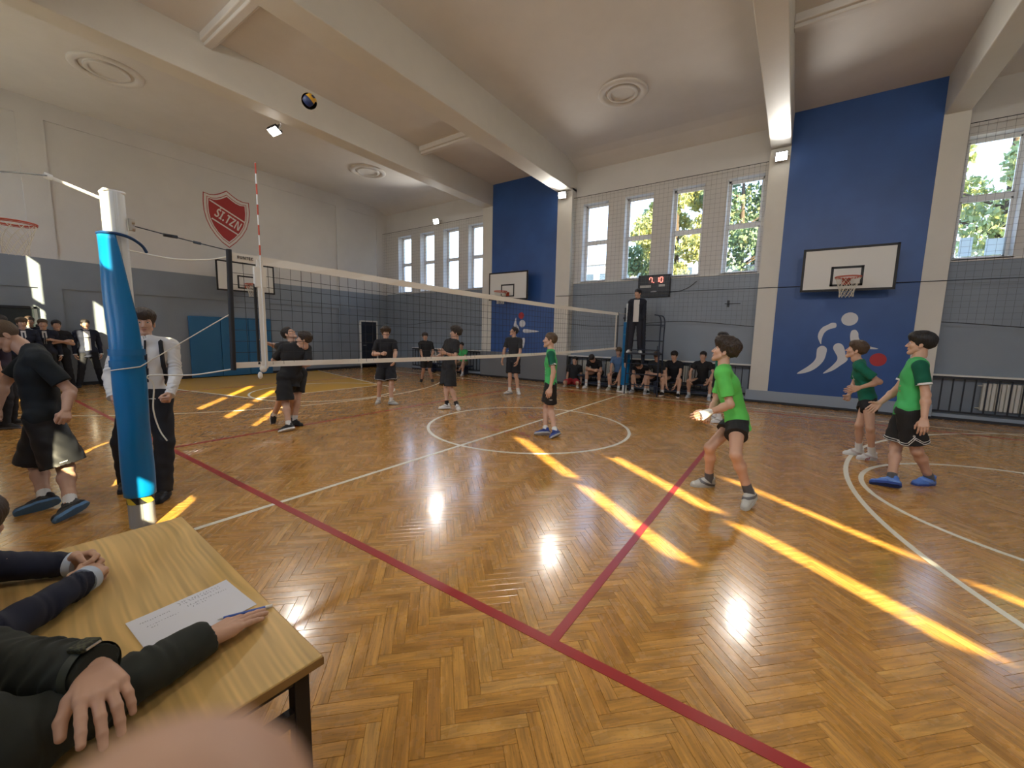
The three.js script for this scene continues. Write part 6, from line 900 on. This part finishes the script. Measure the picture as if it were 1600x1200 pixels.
{ // referee and bench
  const r = person('referee in dark jacket over a white shirt standing on the high platform', poseOf({ x: 0.17, z: -9.9, y: 1.2, f: [0.15, 1], H: 1.78, arms: 'side', stance: 0.06, look: [-0.35, -0.05, 1] }), { H: 1.78, detail: 1.2, hair: 'short', hairColor: COL.dark, top: tee([0.014, 0.018, 0.03], { long: true, hem: 0.1, loose: 0.03 }), bottom: { kind: 'trousers', color: [0.02, 0.022, 0.035] }, shoes: COL.white });
  press(r, 'shirt_front', r.shirtField, v3.add(r.mid(0.46), v3.mul(r.fwd, 0.15)), v3.mul(r.fwd, -1), r.up, 0.19, 0.62, [0.66, 0.64, 0.62], (u, w) => Math.abs(u) < 0.85, 0.004);
  const sit = (label, x, o, look) => person(label, poseOf({ x, z: -10.58, f: [0, 1], seat: 0.38, H: 1.74, ...o }), { H: 1.74, detail: 0.85, bottom: shorts(COL.black, { len: 0.8, flare: 0.02 }), ...look });
  sit('seated player in black with his head sunk on folded arms and white socks', -1.2, { lean: 0.75, arms: 'folded', bow: 0.75 }, { hair: 'short', hairColor: [0.02, 0.016, 0.014], top: tee(COL.ink), shoes: COL.white, sockHeight: 0.2 });
  sit('seated player in light blue shirt left of the far post', -0.5, { lean: 0.2, arms: 'between', spread: 0.08, look: [0.1, -0.1, 1] }, { hair: 'fringe', hairColor: [0.16, 0.1, 0.055], top: tee(COL.blue), shoes: [0.5, 0.5, 0.4] });
  sit('seated player in black bent deep over his shoes right beside the far post', 0.28, { lean: 0.95, arms: 'between', bow: 0.8 }, { hair: 'short', hairColor: COL.dark, top: tee(COL.ink), shoes: [0.4, 0.42, 0.45] });
  sit('seated player in dark grey tee with folded arms under the referee stand', 0.72, { lean: 0.5, arms: 'folded', bow: 0.3 }, { hair: 'fringe', hairColor: [0.1, 0.065, 0.045], top: tee([0.03, 0.032, 0.032]), shoes: COL.black, sole: COL.white });
  sit('seated player in black leaning on his knees, second from the right on the bench', 1.18, { lean: 0.45, arms: 'between', spread: 0.14, look: [0, -0.1, 1] }, { hair: 'fringe', hairColor: COL.dark, top: tee(COL.ink, { loose: 0.024 }), shoes: COL.black, sole: COL.white });
  sit('seated player in black at the right end of the bench', 1.92, { lean: 0.3, arms: 'knees', spread: 0.2, look: [-0.1, 0, 1] }, { hair: 'short', hairColor: COL.dark, top: tee(COL.black), shoes: [0.4, 0.45, 0.5] });
  person('player in red shorts sitting low at the left end of the bench', poseOf({ x: -1.98, z: -10.4, f: [0.3, 1], seat: 0.05, H: 1.72, lean: -0.25, arms: 'side', legs: 0.45, look: [0, 0, 1] }), { H: 1.72, detail: 0.85, hair: 'short', top: tee(COL.black), bottom: shorts(COL.red, { len: 0.8 }), shoes: [0.5, 0.42, 0.32] });
  person('seated spectator in green shirt with white shoes in the far bay', poseOf({ x: -6.9, z: -10.5, f: [0.2, 1], seat: 0.38, H: 1.74, lean: 0.3, arms: 'between', look: [0.3, 0, 1] }), { H: 1.74, detail: 0.85, hair: 'short', hairColor: COL.dark, top: tee(COL.green), bottom: shorts([0.2, 0.16, 0.11], { len: 0.8 }), shoes: COL.white });
}
{ // scorers at the table
  const chair = (x, z, label) => { const o = thing('chair', label, 'chair', [x, 0, z]), w = std(lin(0.3, 0.18, 0.08), 0.5); part(o, 'seat', rbox(-0.19, 0.19, 0.42, 0.445, -0.19, 0.19, 0.01), w); part(o, 'backrest', rbox(-0.18, 0.18, 0.66, 0.84, 0.19, 0.21, 0.008), w); for (const a of [-0.17, 0.17]) { part(o, 'leg', bar([a, 0, -0.17], [a, 0.43, -0.17], 0.012), M.black); part(o, 'leg', bar([a, 0, 0.2], [a, 0.84, 0.2], 0.012), M.black); } };
  chair(1.82, 2.0, 'chair under the scorer in navy jacket'); chair(2.44, 2.1, 'chair under the scorer in dark green sweater');
  const base = (x, z, H, lean) => poseOf({ x, z, f: [0, -1], seat: 0.445, H, lean, arms: 'side', legs: 0.4, spread: 0.06 });
  const a = base(1.84, 1.98, 1.76, 0.3);
  Object.assign(a, { nek: [1.92, 1.0, 1.95], hed: [1.98, 1.035, 1.805], look: v3.norm([-0.5, -0.3, -0.8]), shoL: [1.73, 0.96, 1.93], shoR: [2.1, 0.95, 1.96], elbL: [1.7, 0.81, 1.74], wriL: [1.842, 0.795, 1.575], elbR: [2.235, 0.815, 1.77], wriR: [2.05, 0.8, 1.57], hanL: [1.92, 0.805, 1.49], hanR: [1.94, 0.81, 1.5], palmL: [0.75, -0.15, 0.5], palmR: [-0.8, -0.2, -0.4] });
  person('scorer in navy jacket with clasped hands on the table', a, { H: 1.76, detail: 2, hair: 'short', hairColor: [0.05, 0.03, 0.02], top: tee([0.008, 0.011, 0.03], { long: true, cuff: [0.5, 0.58, 0.72], loose: 0.02 }), bottom: { kind: 'trousers', color: COL.ink }, shoes: COL.ink, hands: [net(handField(0.55, 0.03, 0.5), 0.0035, 0.008), net(handField(0.62, 0.02, 0.45), 0.0035, 0.008)] });
  const b = base(2.46, 2.08, 1.8, 0.2);
  Object.assign(b, { nek: [2.42, 1.12, 1.99], hed: [2.38, 1.29, 1.93], shoL: [2.22, 1.08, 1.97], shoR: [2.62, 1.07, 2.0], elbR: [2.755, 0.835, 1.77], wriR: [2.672, 0.8, 1.43], hanR: [2.637, 0.778, 1.3], palmR: [0.1, -1, 0], elbL: [2.47, 0.86, 1.78], wriL: [2.735, 0.905, 1.648], hanL: [2.885, 0.896, 1.648], palmL: [0.1, -1, 0.1] });
  const s = person('scorer in dark green sweater with a wristwatch resting one hand on the score sheet', b, { H: 1.8, build: 1.02, detail: 2, hair: 'short', top: tee(COL.olive, { long: true, loose: 0.02, wrinkle: 0.005, width: 1.25 }), bottom: { kind: 'trousers', color: COL.ink }, shoes: COL.ink, skin: 'light', hands: [net(handField(0.5, 0.14, 0.25, [0.14, 0.22, 0.26, 0.28]), 0.003, 0.008), net(handField(0.07, 0.05, 0.15, [0.14, 0.05, 0.05, 0.06]), 0.003, 0.008)] });
  const w = v3.lerp(s.J.wriL, s.J.elbL, 0.02), d = v3.norm(v3.sub(s.J.wriL, s.J.elbL)), watch = thing('wristwatch', 'dark green camouflage wristwatch over the sweater cuff', 'watch', [b.pel[0], 0, b.pel[2]]);
  const wm = basis(v3.norm(v3.cross([0, 1, 0], d)), v3.norm(v3.cross(d, v3.norm(v3.cross([0, 1, 0], d)))), d, w);
  const camo = std(lin(0.05, 0.055, 0.035), 0.6, { map: noiseTexture(128, (u, q) => { const k = tileNoise(u, q, 9, 9, 88) > 0.55 ? 1 : 0.45; return [k, k, k * 0.85]; }, true) });
  part(watch, 'strap', new THREE.CylinderGeometry(0.053, 0.053, 0.024, 36, 1, true).rotateX(Math.PI / 2).applyMatrix4(wm), std(lin(0.04, 0.045, 0.03), 0.6, { side: THREE.DoubleSide })); part(watch, 'case', new RoundedBoxGeometry(0.04, 0.013, 0.044, 3, 0.005).translate(0, 0.057, 0).applyMatrix4(wm), camo); part(watch, 'buckle', [box(-0.014, 0.014, 0.055, 0.059, 0.022, 0.026)].map((g) => g.applyMatrix4(wm)), M.metal);
}
{ // the photographer's finger before the lens
  const o = thing('person', 'blurred fingertip of the photographer at the bottom edge', 'person', [3.918, 0, 1.791]), r = [0.822, 0.021, -0.569], u = [-0.087, 0.992, -0.088], k = [0.563, 0.122, 0.817];
  const y = v3.norm(v3.add(v3.add(v3.mul(u, 0.86), v3.mul(r, 0.3)), v3.mul(k, -0.25))), z = v3.norm(v3.sub(v3.mul(k, -1), v3.mul(y, v3.dot(v3.mul(k, -1), y)))), x = v3.cross(y, z), f = handField(0.5, 0.03, 0.6, [0.03, 0.75, 0.8, 0.85]), geo = net(f, 0.003, 0.006);
  const p = geo.attributes.position; let top = [0, -1, 0]; for (let i = 0; i < p.count; i++) if (p.getY(i) > top[1]) top = [p.getX(i), p.getY(i), p.getZ(i)];
  const tip = v3.sub([3.919, 1.6285, 1.7925], [3.918, 0, 1.791]), m = basis(x, y, z, [0, 0, 0]), c = V(top[0], top[1] - 0.0085, top[2]).applyMatrix4(m), wr = v3.sub(tip, c.toArray());
  const hand = placed(geo, basis(x, y, z, wr)), arm = net(blend([capsule(v3.add(wr, v3.mul(y, 0.01)), v3.add(wr, v3.mul(y, -0.24)), 0.026, 0.04)], 0.01), 0.006);
  part(o, 'body', joinIndexed([hand, arm]), skinMat('fair')); part(o, 'sleeve', net(blend([capsule(v3.add(wr, v3.mul(y, -0.16)), v3.add(wr, v3.mul(y, -0.27)), 0.045, 0.05)], 0.01), 0.008), cloth(COL.grey));
}
const renderer = new THREE.WebGLRenderer({ antialias: true });
renderer.toneMapping = THREE.LinearToneMapping;
renderer.toneMappingExposure = EXPOSURE;
renderer.shadowMap.enabled = true;
scene.traverse((o) => { if (o.isMesh) o.castShadow = o.receiveShadow = true; });
renderer.render(scene, camera);
